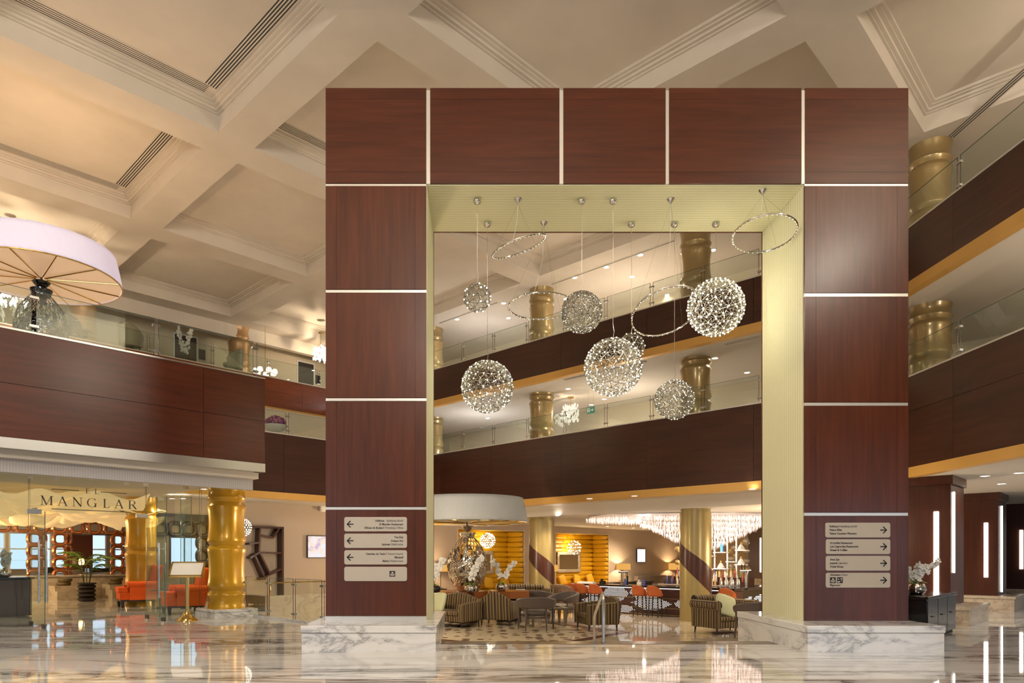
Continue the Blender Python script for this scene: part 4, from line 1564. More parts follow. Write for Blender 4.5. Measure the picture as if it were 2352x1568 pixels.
for lab, u, z in (('clear decanter on the lowest left white shelf', -.72, 1.095), ('clear decanter on the second white shelf', -.22, 1.115), ('clear decanter on the projecting upper shelf', .52, 1.765), ('clear decanter on the projecting lower shelf', .52, 1.265)):
    x, y, _ = bw(4.6 + u, 2.9)
    t = thing('decanter', lab, 'decanter', (x, y, z), 0, 'clear decanters')
    MB().lathe([(.12, 0), (.13, .04), (.06, .16), (.03, .20)], 14).build('body', M_DECANT, t, smooth=True)
    MB().ball((0, 0, .235), .035).build('stopper', pmat('amber_glass', (.5, .28, .06), .1), t, smooth=True)
for i in range(7):
    x, y, _ = bw(5.62 + .04 * (i % 2), .35 + i * .21)
    tag(MB().lathe([(.035, 0), (.045, .18), (.03, .2), (.028, .24)], 12).build('cocktail_shaker', M_STEEL, None, (x, y, .55), smooth=True), 'steel shaker on the worktop below the bottles, %s from the bar corner' % ORD[i], 'shaker', 'steel shakers on the bar')
t = thing('beer_tap', 'tall steel draught tap at the right end of the bar', 'beer tap', bw(5.7, 2.0, .55))
MB().path([(0, 0, 0), (0, 0, .35), (.05, 0, .5)], .05, 10).build('column', M_STEEL, t, smooth=True)
MB().tube((-.22, 0, .5), (.15, 0, .52), .04, None, 10).build('head', M_STEEL, t)
for x in (-.15, -.05):
    MB().tube((x, 0, .52), (x, 0, .72), .018, .022, 8).build('handle', M_BLACK, t)

# hanging glass bubbles
BUB = ('widest flat clear glass bubble hanging highest left of the wood panel', 'two-lobed gold glass bubble near the white shelf', 'round clear glass bubble right under the chandelier edge', 'flat clear bubble touching the wood panel, second from the top', 'tiny clear bubble in the middle of the hanging strand', 'flat clear bubble in the strand nearest the white shelf', 'flat clear bubble touching the wood panel, third from the top', 'tiny clear bubble at the bottom of the middle strand', 'small clear bubble at the bottom of the strand nearest the shelf', 'large gold-tipped bubble lowest beside the wood panel', 'upper gold glass ball at the left edge of the spiral column', 'lower gold glass ball at the left edge of the spiral column')
gb = pmat('gold_glass', (.75, .55, .22), .1, metal=.6)
cb = pmat('clear_bubble', (.72, .60, .42), .08, metal=.5)
for i, (px, py, rx, ry, g) in enumerate(((1690, 1257, 13, 7, 0), (1678, 1264, 5, 6, 1), (1713, 1243, 9, 9, 0), (1713, 1265, 8, 5, 0), (1690, 1275, 6, 5, 0), (1678, 1283, 10, 6, 0), (1713, 1288, 8, 5, 0), (1690, 1297, 6, 5, 0), (1678, 1301, 6, 8, 0), (1713, 1307, 10, 6, 1), (1556, 1261, 7, 7, 1), (1556, 1291, 6, 6, 1))):
    Y = 27.0 if px > 1600 else 24.5
    c = W(px, py, Y)
    k = Y / F
    t = thing('glass_bubble', BUB[i], 'ornament', c, 0, 'hanging glass bubbles by the bar')
    MB().sup((0, 0, 0), (2 * rx * k, 2 * rx * k * .8, 2 * ry * k), 2, 16, 10).build('bubble', gb if g else cb, t, smooth=True)
    MB().tube((0, 0, ry * k), (0, 0, 3.0 - c.z), .003, None, 4).build('cord', M_WIRE, t)

# ---------------------------------------------------------------- crystal chandelier
ch = thing('crystal_chandelier', 'huge crystal rod chandelier over the bar', 'chandelier', (7.6, 25.0, 3.0))
MB().lathe([(3.6, -.04), (3.6, 0)], 48).build('ceiling_plate', M_SILVER, ch)
ch.children[0].scale = (1, .62, 1)
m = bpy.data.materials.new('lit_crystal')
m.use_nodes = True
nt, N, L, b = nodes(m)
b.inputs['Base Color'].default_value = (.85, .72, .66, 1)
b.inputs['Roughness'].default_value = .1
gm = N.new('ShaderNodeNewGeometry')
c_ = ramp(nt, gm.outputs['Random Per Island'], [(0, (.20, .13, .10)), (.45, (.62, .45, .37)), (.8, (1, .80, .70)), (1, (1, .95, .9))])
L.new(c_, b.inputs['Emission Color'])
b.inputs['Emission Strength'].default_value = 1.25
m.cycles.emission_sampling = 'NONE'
mb = MB()
rnd = random.Random(2)
step = .12
x = -3.7
while x < 3.6:
    y = -2.25
    while y < 2.25:
        xx, yy = x + rnd.uniform(-.03, .03), y + rnd.uniform(-.03, .03)
        if (xx / 3.7) ** 2 + (yy / 2.25) ** 2 < 1:
            Ln = .12 + 1.08 * math.exp(-((xx - .55) / 1.75) ** 2 - (yy / 1.5) ** 2)
            zz = -.05
            nseg = max(1, int(Ln / .16))
            for q in range(nseg):
                if yy < -.3 or q == nseg - 1:
                    z1 = zz - .05 - q * Ln / nseg
                    h = .15 + rnd.uniform(-.02, .04)
                    r = .016
                    a = rnd.random() * 3
                    vs = [(xx + r * math.cos(a + k * 2.094), yy + r * math.sin(a + k * 2.094), z1) for k in range(3)]
                    mb.add(vs + [(xx, yy, z1 - h)], [(0, 1, 3), (1, 2, 3), (2, 0, 3)])
        y += step
    x += step
tag(mb.build('crystals', m, ch), None, None, None, 'stuff')
light('POINT', 'chandelier_light', (7.9, 24.3, 1.75), 130, (1, .84, .72), .06)
light('POINT', 'chandelier_light', (6.0, 25.0, 2.3), 60, (1, .84, .72), .06)

# ---------------------------------------------------------------- niches: mirrors, cushions, globes; wall lamps, screens
def wallpt(u, v):              # along / into the lounge back wall
    return (-2.3 + (u - v) * Q, LC - 2.3 + (u + v) * Q)


for lab, px, py, rp, bulb in (('glowing wire globe pendant in the niche behind the silver lamp', 1120, 1241, 17, E_BULB), ('glowing wire globe pendant above the square mirror', 1319, 1257, 15.5, E_BULBD)):
    X, Y = onA(px, LC + .42 / Q)
    c = Vector((X, Y, EYE + (CY - py) * Y / F))
    t = thing('globe_pendant', lab, 'pendant lamp', c, 0, 'wire globe pendants in the niches')
    globe(t, (0, 0, 0), rp * Y / F, 2 if bulb == E_BULBD else 3, E_BULBD, .006, .024 if bulb == E_BULBD else .020, 1 if bulb == E_BULBD else .8)
    MB().tube((0, 0, rp * Y / F), (0, 0, NT - c.z), .006, None, 5).build('cable', M_CHROME, t)
    MB().lathe([(.07, NT - c.z), (.07, NT - c.z - .05)], 12).build('canopy', M_CHROME, t)
    light('POINT', 'niche_light', (c.x, c.y - .1, c.z), 60, (1, .82, .45), .05)


def mirror(label, px0, px1, py0, py1):
    v = DN - .16
    u0, u1 = [(onA(q, LC + v / Q)[0] + 2.3) / Q + v for q in (px0, px1)]
    x, y = wallpt((u0 + u1) / 2, v)
    w_, Y = (u1 - u0), y
    z0, z1 = EYE + (CY - py1) * Y / F, EYE + (CY - py0) * Y / F
    h = z1 - z0
    t = thing('framed_mirror', label, 'mirror', (x, y, z0), r45, 'ornate silver mirrors')
    f = .15
    mm = pmat('carved_silver', (.72, .68, .60), .35, metal=.9)
    nt, N, L, b = nodes(mm)
    if not b.inputs['Normal'].is_linked:
        bump(nt, b, noise_tex(nt, coords(nt, (1, 1, 1)), 14, 2), 1.0, .05)
    for a, b_, c, d in ((0, w_, 0, f), (0, w_, h - f, h), (0, f, f, h - f), (w_ - f, w_, f, h - f)):
        MB().box(a - w_ / 2, b_ - w_ / 2, -.06, 0, c, d).build('frame', mm, t, bevel=.02)
    MB().box(f - w_ / 2, w_ / 2 - f, -.02, 0, f, h - f).build('mirror_glass', pmat('mirror_glass', (.8, .8, .8), .02, metal=1), t)


mirror('square silver-framed mirror in the right yellow niche', 1279, 1332, 1267, 1314)
mirror('silver-framed mirror half hidden behind the silver lamp', 1086, 1132, 1265, 1318)
for i, (lab, px, py) in enumerate((('mustard cushion, left of three in the mirror niche', 1291, 1332), ('mustard cushion, middle of three in the mirror niche', 1325, 1331), ('mustard cushion, right of three in the mirror niche', 1355, 1329), ('mustard cushion just right of the silver lamp vase', 1122, 1338), ('mustard cushion behind the orchid bowl', 1160, 1339))):
    X, Y = onA(px, LC + .62 / Q)
    cushion(lab, (X, Y, EYE + (CY - py) * Y / F), (R(75), R(8 if i % 2 else -10), R(45)), .50, M_MUSTARD)


def drum_lamp(label, px, py0, py1, wpx, Y, en=75):
    c = W(px, (py0 + py1) / 2, Y)
    k = Y / F
    r, h = wpx * k / 2, (py1 - py0) * k
    t = thing('drum_lamp', label, 'lamp', (c.x, c.y, ZL), 0, 'orange drum-shade lamps along the back wall')
    z0 = c.z - h / 2 - ZL
    n = 32
    so = MB().lathe([(r, z0), (r, z0 + h)], n, caps=False).build('shade', E_SHADEO, t, smooth=True)
    MB().tube((0, 0, .75), (0, 0, z0 + h * .6), .012, None, 6).build('stem', M_DARKMETAL, t)
    MB().lathe([(.12, .74), (.11, .76), (.02, .78)], 16).build('foot', M_DARKMETAL, t)
    MB().lathe([(.25, .70), (.25, .74)], 20).build('side_table', M_BROWNLEG, t)
    MB().tube((0, 0, 0), (0, 0, .70), .03, None, 8).build('table_post', M_BROWNLEG, t)
    light('POINT', 'drum_lamp_light', (c.x, c.y, c.z), en, (1, .72, .42), .05)
    return t


drum_lamp('orange drum lamp on the back wall left of the television', 1432, 1294, 1308, 32, 36.4)
drum_lamp('orange drum lamp beside the spiral column and chandelier', 1552, 1293, 1308, 32, 40.0)
drum_lamp('orange drum lamp at the left jamb behind the silver lamp', 1012, 1297, 1312, 36, 26.9, 60)
drum_lamp('orange drum lamp half hidden behind the spiral column', 1268, 1297, 1312, 28, 31.8, 30)


def tv(label, x, y, rz, w_, z0, h):
    t = thing('television', label, 'television', (x, y, z0), rz, 'wall televisions')
    MB().box(-w_ / 2, w_ / 2, -.06, 0, 0, h).build('case', M_BLACK, t)
    MB().box(-w_ / 2 + .025, w_ / 2 - .025, -.064, -.06, .025, h - .025).build('screen', None, t)
    return t


sm = bpy.data.materials.new('television_picture')
sm.use_nodes = True
nt = sm.node_tree
nt.nodes.clear()
tc = nt.nodes.new('ShaderNodeTexCoord')
n_ = noise_tex(nt, tc.outputs['Object'], 3.0, 2)
col = ramp(nt, n_, [(.35, (.9, .92, 1)), (.55, (1, .80, .66)), (.68, (.55, .42, .75))])
em = nt.nodes.new('ShaderNodeEmission')
em.inputs[1].default_value = 1.0
nt.links.new(col, em.inputs[0])
oo = nt.nodes.new('ShaderNodeOutputMaterial')
nt.links.new(em.outputs[0], oo.inputs[0])
x, y = wallpt(lu(1470), -.02)
t1 = tv('small bright television on the lounge back wall', x, y, r45, 33 * y / F * 1.06, EYE + (CY - 1291) * y / F, 31 * y / F)
t1.children[1].data.materials.append(E_TV)
x, y = onA(742, 32.95)
t2 = tv('television on the fabric wall cut by the portal column', x, y, r45, 1.45, EYE + (CY - 1281) * y / F, .86)
t2.children[1].data.materials.append(sm)

# steel handrail
t = thing('stair_handrail', 'polished steel handrail at the top of the lounge steps', 'handrail', (2.235, 12.33, 0))
MB().path([(0, 0, 0), (0, 0, .74), (0, .03, .82), (0, .09, .86), (0, .16, .83), (0, .88, .44), (0, .95, .37), (0, .98, .28), (0, .98, -.30)], .026, 12).build('rail', M_STEEL, t, smooth=True)
MB().lathe([(.05, 0), (.05, .012), (.03, .02)], 16).build('base_flange', M_STEEL, t, smooth=True)

# ================================================================ RESTAURANT ENTRANCE
GC = 25.4
G0 = onA(69, GC)
G1 = onA(334, GC)
gw = thing('storefront_partition', 'frameless glass front of the restaurant with lettering on the transom', 'glass wall', (G0[0], G0[1], 0), r45)
GLn = (G1[0] - G0[0]) / Q
TZ = 2.53


def gpane(x0, x1, z0, z1, nm):
    o = MB().box(x0, x1, 0, .012, z0, z1).build(nm, M_GLASS, gw)
    MB().box(x0 - .006, x0, -.001, .013, z0, z1).box(x1, x1 + .006, -.001, .013, z0, z1).build('glass_edge', M_GLASSEDGE, o)
    return o


gpane(0, GLn, TZ, 3.33, 'transom_pane')
gpane(-2.6, -.03, 0, 3.33, 'fixed_pane')
gpane(-5.4, -2.65, 0, 3.33, 'fixed_pane')
gpane(GLn + .03, GLn + 1.35, 0, 3.33, 'fixed_pane')
gpane(GLn + 1.4, GLn + 2.3, 0, 3.33, 'fixed_pane')
for x in (-2.6, -1.2, 0, 0.5, GLn - .45, GLn, GLn + 1.0):
    MB().box(x - .06, x + .06, -.03, .04, 3.26, 3.36).build('top_clamp', M_WHITEMETAL, gw)
for x, k in ((0, 1), (GLn, -1)):
    MB().box(x - .05, x + .22 * k if k > 0 else x + .05, -.03, .04, TZ - .05, TZ + .05).build('patch_fitting', M_SILVER, gw) if k > 0 else MB().box(x - .22, x + .05, -.03, .04, TZ - .05, TZ + .05).build('patch_fitting', M_SILVER, gw)
    dr = MB().box(x - .006, x + .006, -1.25, -.02, .02, TZ - .06).build('door_leaf', M_GLASS, gw)
    MB().box(x - .007, x + .007, -1.256, -1.25, .02, TZ - .06).build('glass_edge', M_GLASSEDGE, dr)
    mb = MB()
    for s_ in (-.07, .07):
        mb.tube((x + s_, -1.08, .55), (x + s_, -1.08, 1.85), .02, None, 10)
    for z in (.7, 1.7):
        mb.tube((x - .07, -1.08, z), (x + .07, -1.08, z), .012, None, 8)
    mb.build('pull_handle', M_STEEL, dr, smooth=True)
    MB().box(x - .02, x + .02, -1.25, -1.05, .0, .09).box(x - .02, x + .02, -.2, -.02, 0, .09).build('bottom_patch', M_DARKMETAL, dr)

# serif lettering on the transom, drawn stroke by stroke
LT = {
    'E': (.72, [((.2, 0), (.2, 1), .13), ((.08, .975), (.66, .975), .05), ((.08, .025), (.68, .025), .05), ((.2, .52), (.52, .52), .045), ((.645, .84), (.645, 1), .035), ((.665, 0), (.665, .18), .035), ((.52, .43), (.52, .61), .03)]),
    'L': (.72, [((.2, 0), (.2, 1), .13), ((.06, .98), (.36, .98), .04), ((.06, .025), (.68, .025), .05), ((.665, 0), (.665, .24), .035)]),
    'M': (1.2, [((.16, 0), (.16, 1), .045), ((.15, 1), (.58, .03), .14), ((.58, .03), (1.02, 1), .045), ((1.03, 0), (1.03, 1), .13), ((0, .02), (.32, .02), .04), ((.86, .02), (1.2, .02), .04), ((.02, .98), (.22, .98), .04), ((1.0, .98), (1.2, .98), .04)]),
    'A': (1.0, [((.12, 0), (.48, 1), .05), ((.46, 1), (.86, 0), .14), ((.22, .33), (.72, .33), .045), ((0, .02), (.26, .02), .04), ((.70, .02), (1.0, .02), .04)]),
    'N': (1.05, [((.17, 0), (.17, 1), .05), ((.14, 1), (.88, .02), .14), ((.88, 0), (.88, 1), .05), ((.02, .02), (.32, .02), .04), ((.74, .98), (1.04, .98), .04), ((.02, .98), (.2, .98), .04)]),
    'G': (1.05, [((.86, .02), (.86, .42), .12), ((.70, .42), (1.0, .42), .04), ((.84, .76), (.84, .98), .035)]),
    'R': (1.0, [((.2, 0), (.2, 1), .13), ((.06, .98), (.5, .98), .04), ((.06, .02), (.36, .02), .04), ((.2, .50), (.5, .50), .045), ((.48, .52), (.88, .02), .13), ((.76, .02), (1.0, .02), .04)]),
}
M_LETTER = pmat('bronze_lettering', (.10, .075, .06), .4)


def arcstroke(mb, c, rx, rz_, a0, a1, wt, wn, y0, y1, n=22):
    out, inn = [], []
    for i in range(n + 1):
        a = R(a0 + (a1 - a0) * i / n)
        w_ = wn + (wt - wn) * abs(math.cos(a)) ** 1.5
        out.append((c[0] + (rx + w_ / 2) * math.cos(a), c[1] + (rz_ + w_ / 2 * .6) * math.sin(a)))
        inn.append((c[0] + (rx - w_ / 2) * math.cos(a), c[1] + (rz_ - w_ / 2 * .6) * math.sin(a)))
    for i in range(n):
        mb.ext([out[i], out[i + 1], inn[i + 1], inn[i]], 'y', y0, y1)


def letter(chx, x, z, h, par):
    mb = MB()
    for p, q, w_ in LT[chx][1]:
        stroke(mb, (x + p[0] * h, z + p[1] * h), (x + q[0] * h, z + q[1] * h), w_ * h, -.012, -.002)
    if chx == 'G':
        arcstroke(mb, (x + .5 * h, z + .5 * h), .44 * h, .49 * h, 40, 325, .13 * h, .045 * h, -.012, -.002)
    if chx == 'R':
        arcstroke(mb, (x + .48 * h, z + .74 * h), .27 * h, .235 * h, -90, 90, .12 * h, .045 * h, -.012, -.002, 12)
    mb.build('letter', M_LETTER, par)


def gu(px):
    return (onA(px, GC)[0] - G0[0]) / Q


le = thing('lettering_sign', 'bronze EL MANGLAR lettering on the restaurant glass', 'sign', (G0[0], G0[1], 0), r45)
xs = [(gu(a) + gu(b_)) / 2 for a, b_ in ((92, 122), (131, 156), (165, 190), (199, 224), (234, 253), (263, 283), (292, 316))]
for chx, xm in zip('MANGLAR', xs):
    letter(chx, xm - LT[chx][0] * .105, 2.685, .21, le)
for chx, px in zip('EL', (196, 217)):
    letter(chx, gu(px), 3.0, .125, le)
for a, b_, z in ((118, 181, 3.055), (231, 291, 3.055), (118, 300, 2.605)):
    MB().box(gu(a), gu(b_), -.012, -.002, z - .008, z + .008).build('rule', M_LETTER, le)


# menu stand
t = thing('menu_stand', 'brass menu stand with a blank white board by the gold column', 'menu stand', (lw(430, 16.4), 16.4, 0))
MB().lathe([(.26, 0), (.26, .02), (.20, .05), (.13, .10), (.085, .17), (.075, .20), (.05, .21), (.05, .24)], 32).build('base', M_BRASS, t, smooth=True, ang=30)
MB().tube((0, 0, .2), (0, 0, 1.12), .042, None, 16).build('pole', pmat('satin_brass', (.62, .45, .2), .3, metal=1), t, smooth=True)
MX = Matrix.Translation((0, 0, 1.22)) @ Matrix.Rotation(R(12), 4, 'Z') @ Matrix.Rotation(R(-52), 4, 'X')
f = .04
for a in ((-.38, .38, -.27, -.27 + f), (-.38, .38, .27 - f, .27), (-.38, -.38 + f, -.27, .27), (.38 - f, .38, -.27, .27)):
    MB().box(a[0], a[1], -.02, .02, a[2], a[3], MX).build('frame', M_BRASS, t)
MB().box(-.35, .35, -.012, .012, -.24, .24, MX).build('board', M_WHITE, t)


# orange armchairs
def orange_chair(label, loc, rz, sc=1.0):
    t = thing('orange_armchair', label, 'armchair', loc, rz, 'orange armchairs in the restaurant', sc)
    MB().box(-.41, .41, -.44, .40, .20, .40).build('seat_base', M_ORANGE, t, bevel=.02)
    MB().box(-.40, .40, -.47, -.22, .37, .54).box(-.28, .28, -.24, .36, .37, .54).build('seat_cushion', M_ORANGE, t, bevel=.05, seg=3)
    mb = MB().sup((0, 0, .44), (.62, .2, .70), 7, 24, 10)
    mb.v = [(x, y + .34 + .22 * (z - .1), z + .33) for x, y, z in mb.v]
    mb.build('backrest', M_ORANGE, t, smooth=True)
    mb = MB().box(-.36, .36, .42, .48, .2, 1.10)
    mb.v = [(x, y + .2 * (z - .4), z) for x, y, z in mb.v]
    mb.build('back_panel', M_ORANGE, t, bevel=.02)
    for s_ in (-1, 1):
        MB().box(s_ * .36 - .07, s_ * .36 + .07, -.22, .42, .2, .58).tube((s_ * .37, -.26, .60), (s_ * .37, .46, .60), .09, None, 16).build('armrest', M_ORANGE, t, smooth=True)
    MB().box(-.41, .41, -.43, .41, .16, .20).build('base_rail', M_BROWNLEG, t)
    for x in (-.36, .36):
        for y in (-.38, .36):
            MB().add([(x - .045, y - .045, .17), (x + .045, y - .045, .17), (x + .045, y + .045, .17), (x - .045, y + .045, .17), (x - .03, y - .03, 0), (x + .03, y - .03, 0), (x + .03, y + .03, 0), (x - .03, y + .03, 0)],
                     ((0, 1, 2, 3), (7, 6, 5, 4), (0, 4, 5, 1), (1, 5, 6, 2), (2, 6, 7, 3), (3, 7, 4, 0))).build('leg', M_BROWNLEG, t)
    return t


orange_chair('orange armchair beside the gold column behind the menu stand', (lw(419, 18.6), 18.65, 0), R(-56), 1.1)
orange_chair('orange armchair further inside, in front of the inner gold column', (lw(306, 21.0), 21.2, 0), R(-56), 1.14)
tag(MB().lathe([(.22, 0), (.05, .03), (.03, .05), (.03, .5), (.28, .52), (.28, .55)], 24).build('drum_table', M_BROWNLEG, None, (lw(368, 20.6), 20.6, 0), smooth=True, ang=30), 'small dark round table between the orange armchairs', 'table')

# potted palm
t = thing('potted_palm', 'green palm in a dark ribbed pot inside the restaurant', 'potted plant', (lw(199, 23.6), 23.6, 0))
prof = []
for k in range(4):
    z = .02 + k * .14
    prof += [(.22, z), (.28, z + .04), (.28, z + .10), (.22, z + .14)]
prof += [(.30, .60), (.30, .64), (.24, .64), (.24, .58)]
MB().lathe(prof, 28).build('pot', M_BROWNLEG, t, smooth=True, ang=50)
rnd = random.Random(5)
for k in range(6):
    a = k * 1.05
    bx, by = .08 * math.cos(a), .08 * math.sin(a)
    h = rnd.uniform(1.05, 1.55)
    MB().path([(bx, by, .55), (bx * 1.6, by * 1.6, h * .7), (bx * 2.6, by * 2.6, h)], .014, 5).build('stem', M_GREEND, t)
    for f_ in range(5):
        th = a + rnd.uniform(-1.4, 1.4)
        d = Vector((math.cos(th), math.sin(th), 0))
        e_ = Vector((-d.y, d.x, 0))
        ln = rnd.uniform(.45, .62)
        mb = MB()
        base = Vector((bx * 2.6, by * 2.6, h))
        for q in range(9):
            u = q / 8
            p = base + d * ln * u + Vector((0, 0, .55 * u - .42 * u * u))
            for s_ in (-1, 1):
                tip = p + e_ * s_ * .26 * (1 - .5 * u) + d * .18 + Vector((0, 0, -.06))
                mb.add([p, p + d * .05 + (tip - p) * .4, tip, p + (tip - p) * .45 - d * .03], [(0, 1, 2, 3)])
        mb.build('frond', M_GREEN, t)

# copper ring screen over marble counters
SC_ = 40.7
so_ = onA(-60, SC_)
scr = thing('ring_screen', 'glazed copper screen of linked rounded rings in the restaurant', 'screen', (so_[0], so_[1], 0), r45)


def su(px):
    return (onA(px, SC_)[0] - so_[0]) / Q


def ringmesh(w_, h, r):
    pts = []
    for i in range(24):
        a = 2 * PI * i / 24
        c, s_ = math.cos(a), math.sin(a)
        pts.append((math.copysign(abs(c) ** .7, c) * w_ / 2, 0, math.copysign(abs(s_) ** .7, s_) * h / 2))
    return MB().path(pts, r, 8, True).mesh('ring', M_COPPER, True)


big, small = ringmesh(.40, .40, .065), ringmesh(.17, .36, .045)
z = 2.63
u = su(-40)
while u < su(292):
    obj('ring', big, scr, (u, 0, z))
    obj('ring', small, scr, (u + .29, 0, z))
    obj('ring', small, scr, (u, 0, z + .30), (0, R(90), 0))
    u += .58
for px in (79, 138, 270):
    for k in range(1, 5):
        obj('ring', big, scr, (su(px), 0, z - .45 * k))
        obj('ring', small, scr, (su(px) + .28, 0, z - .45 * k))
for a, b_ in ((153, 257),):
    MB().box(su(a), su(a) + .04, -.03, .03, .85, 2.36).box(su(b_) - .04, su(b_), -.03, .03, .85, 2.36).box(su(a), su(b_), -.03, .03, 2.34, 2.38).build('frame', M_DARKMETAL, scr)
ct = thing('marble_counter', 'tan marble buffet counter under the copper screen', 'counter', (so_[0], so_[1], 0), r45)
MB().box(-.5, su(300), -.25, .6, 0, .80).build('body', M_TANMARB, ct)
MB().box(-.5, su(300), -.32, .62, .80, .86).build('worktop', M_TANMARB, ct)
for lab, a, b_ in (('stepped marble block left of the palm', 105, 158), ('stepped marble block right of the palm', 228, 268)):
    t = thing('stepped_block', lab, 'stone block', (so_[0], so_[1], 0), r45, 'stepped marble blocks')
    MB().box(su(a), su(b_), -1.5, -.35, 0, .32).build('lower_step', M_TANMARB, t)
    MB().box(su(a), su(b_), -1.2, -.35, .32, .50).build('upper_step', M_TANMARB, t)
    bs = thing('basket_stack', 'dark round baskets stacked on the ' + lab, 'baskets', (so_[0] + ((su(a) + su(b_)) / 2 + .8) * Q, so_[1] + ((su(a) + su(b_)) / 2 - .8) * Q, .5), 0, 'basket stacks')
    for k in range(2):
        MB().lathe([(.20, 0), (.24, .05), (.22, .12), (.18, .12)], 18, (.05 * k, 0, .13 * k)).build('basket', pmat('wicker', (.12, .085, .03), .7), bs, smooth=True)
# buffet beyond the screen: lamp, trays, hood
t = thing('buffet_line', 'steel buffet counter with trays behind the copper screen', 'buffet', (so_[0] - 1.6, so_[1] + 1.6, 0), r45)
MB().box(0, 9.2, 0, .8, 0, .9).build('body', M_STEEL, t)
for k in range(9):
    MB().box(.3 + k * .98, 1.05 + k * .98, .1, .7, .9, 1.0 + .06 * (k % 3)).build('tray', M_STEEL if k % 2 else M_BLACK, t)
MB().box(0, 9.2, -.1, .3, 1.38, 1.41).build('sneeze_guard', M_GLASS, t)
x, y = onA(187, 46)
t = thing('table_lamp', 'small glowing lamp seen through the copper screen', 'lamp', (x, y, 1.0))
MB().lathe([(.10, 0), (.03, .05), (.03, .2)], 12).build('base', M_BROWNLEG, t)
MB().sup((0, 0, .32), (.2, .2, .28), 3).build('shade', emis('small_lamp_shade', (1, .55, .2), 7, False), t, smooth=True)
t = tag(MB().box(-.55, .45, 0, .1, .6, 2.5).build('wall_panel', M_RUGRED, None, (x - .3, y + .5, 0), r45), 'red-brown wall panel behind the small glowing lamp', 'wall panel')
# hostess desk with flowers at the left edge
t = thing('hostess_desk', 'dark hostess desk at the left edge behind the glass', 'desk', (lw(14, 17.6), 17.6, 0), r45)
MB().box(-.5, .5, -.3, .3, .02, .95).build('body', pmat('dark_red_wood', (.05, .02, .012), .35), t, bevel=.01)
MB().box(-.55, .55, -.35, .35, .95, 1.0).build('top', M_BLACK, t, bevel=.008)
orchid('white flowers in a glass on the hostess desk at the left edge', (lw(10, 17.5), 17.5, 1.0), ((-.1, .6, 34), (.25, .55, 30), (.05, .65, 26)), .9, 14, M_CHROME)

# wavy fabric ceiling ribbons
rm = pmat('self_lit_cream_ribbon', (.80, .62, .36), .6, emit=(1, .68, .30), estr=.42)  # emission imitates warm room light on the fabric, which is no lamp
RB_ = [(-13.2, 17.3, 3.08, 0), (-12.0, 19.2, 3.0, 1), (-14.2, 19.6, 2.95, 2), (-11.6, 21.0, 3.0, 3), (-15.3, 21.6, 2.85, 4), (-13.0, 22.4, 2.80, 5), (-16.6, 23.6, 2.82, 6), (-14.6, 24.6, 2.85, 7), (-11.0, 18.6, 3.1, 8), (-12.4, 24.2, 2.92, 9)]
nm = ('first', 'second', 'third', 'fourth', 'fifth', 'sixth', 'seventh', 'eighth', 'ninth', 'tenth')
for (x, y, z, k) in RB_:
    mb = MB()
    n, m = 26, 8
    for j in range(m + 1):
        for i in range(n + 1):
            u, v = i / n - .5, j / m - .5
            wv_ = .20 * math.sin(u * 9 + k * 1.7) * (.6 + v) + .10 * math.sin(u * 17 + v * 6 + k) + .12 * math.cos(v * 5 + k * 2)
            mb.v.append((u * 3.6, v * 1.5 + .25 * math.sin(u * 6 + k), wv_))
    for j in range(m):
        for i in range(n):
            a = j * (n + 1) + i
            mb.f.append((a, a + 1, a + n + 2, a + n + 1))
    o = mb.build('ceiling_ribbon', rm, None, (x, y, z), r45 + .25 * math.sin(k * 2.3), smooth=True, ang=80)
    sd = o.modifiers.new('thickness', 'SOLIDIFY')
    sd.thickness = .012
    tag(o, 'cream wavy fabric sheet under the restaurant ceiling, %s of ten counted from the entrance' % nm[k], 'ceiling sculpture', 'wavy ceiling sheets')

# ---------------------------------------------------------------- beyond the gold column
railing('glass railing with clear panels beside the gold column', (-6.05, 17.9), (-3.45, 15.3), .05, .95, 1.3, .02, True)
# zigzag wall shelf
FW = 33.0
sh = thing('zigzag_shelf', 'dark wood wall shelf with tilted compartments beside the gold column', 'shelf', (-10.5, 22.45, 0), r45)


def fwu(px):
    return (onA(px, FW)[0] + 10.5) / Q


ua, ub = fwu(535), fwu(641)
z0, z1 = ZL, 2.62
MB().box(ua, ub, -.03, 0, z0, z1).build('back_panel', M_FABRIC, sh)
for a, b_, c, d in ((ua, ub, z1 - .07, z1), (ub - .08, ub, z0, z1), (ua, ua + .08, z0, z1)):
    MB().box(a, b_, -.38, 0, c, d).build('frame', M_WOODD, sh)


def board(px0, py0, px1, py1):
    p0, p1 = fwu(px0), fwu(px1)
    Y0, Y1 = onA(px0, FW)[1], onA(px1, FW)[1]
    a, b_ = Vector((p0, EYE + (CY - py0) * Y0 / F)), Vector((p1, EYE + (CY - py1) * Y1 / F))
    n = (b_ - a).normalized()
    n = Vector((-n.y, n.x)) * .03
    MB().ext([tuple(a + n), tuple(b_ + n), tuple(b_ - n), tuple(a - n)], 'y', -.36, -.03).build('board', M_WOODP, sh)


for q in ((588, 1213, 586, 1268), (563, 1249, 587, 1246), (566, 1281, 587, 1268), (587, 1268, 636, 1270), (587, 1268, 611, 1317), (590, 1329, 636, 1306), (590, 1229, 618, 1235), (618, 1235, 632, 1213), (575, 1272, 600, 1330)):
    board(*q)
c = W(556, 1211, 23.6)
t = thing('globe_pendant', 'wire globe pendant peeking out behind the gold column', 'pendant lamp', c)
globe(t, (0, 0, 0), 21 * 23.6 / F, 3, E_BULBD, .005, .014)
MB().tube((0, 0, .28), (0, 0, 3.475 - c.z), .005, None, 5).build('cable', M_CHROME, t)
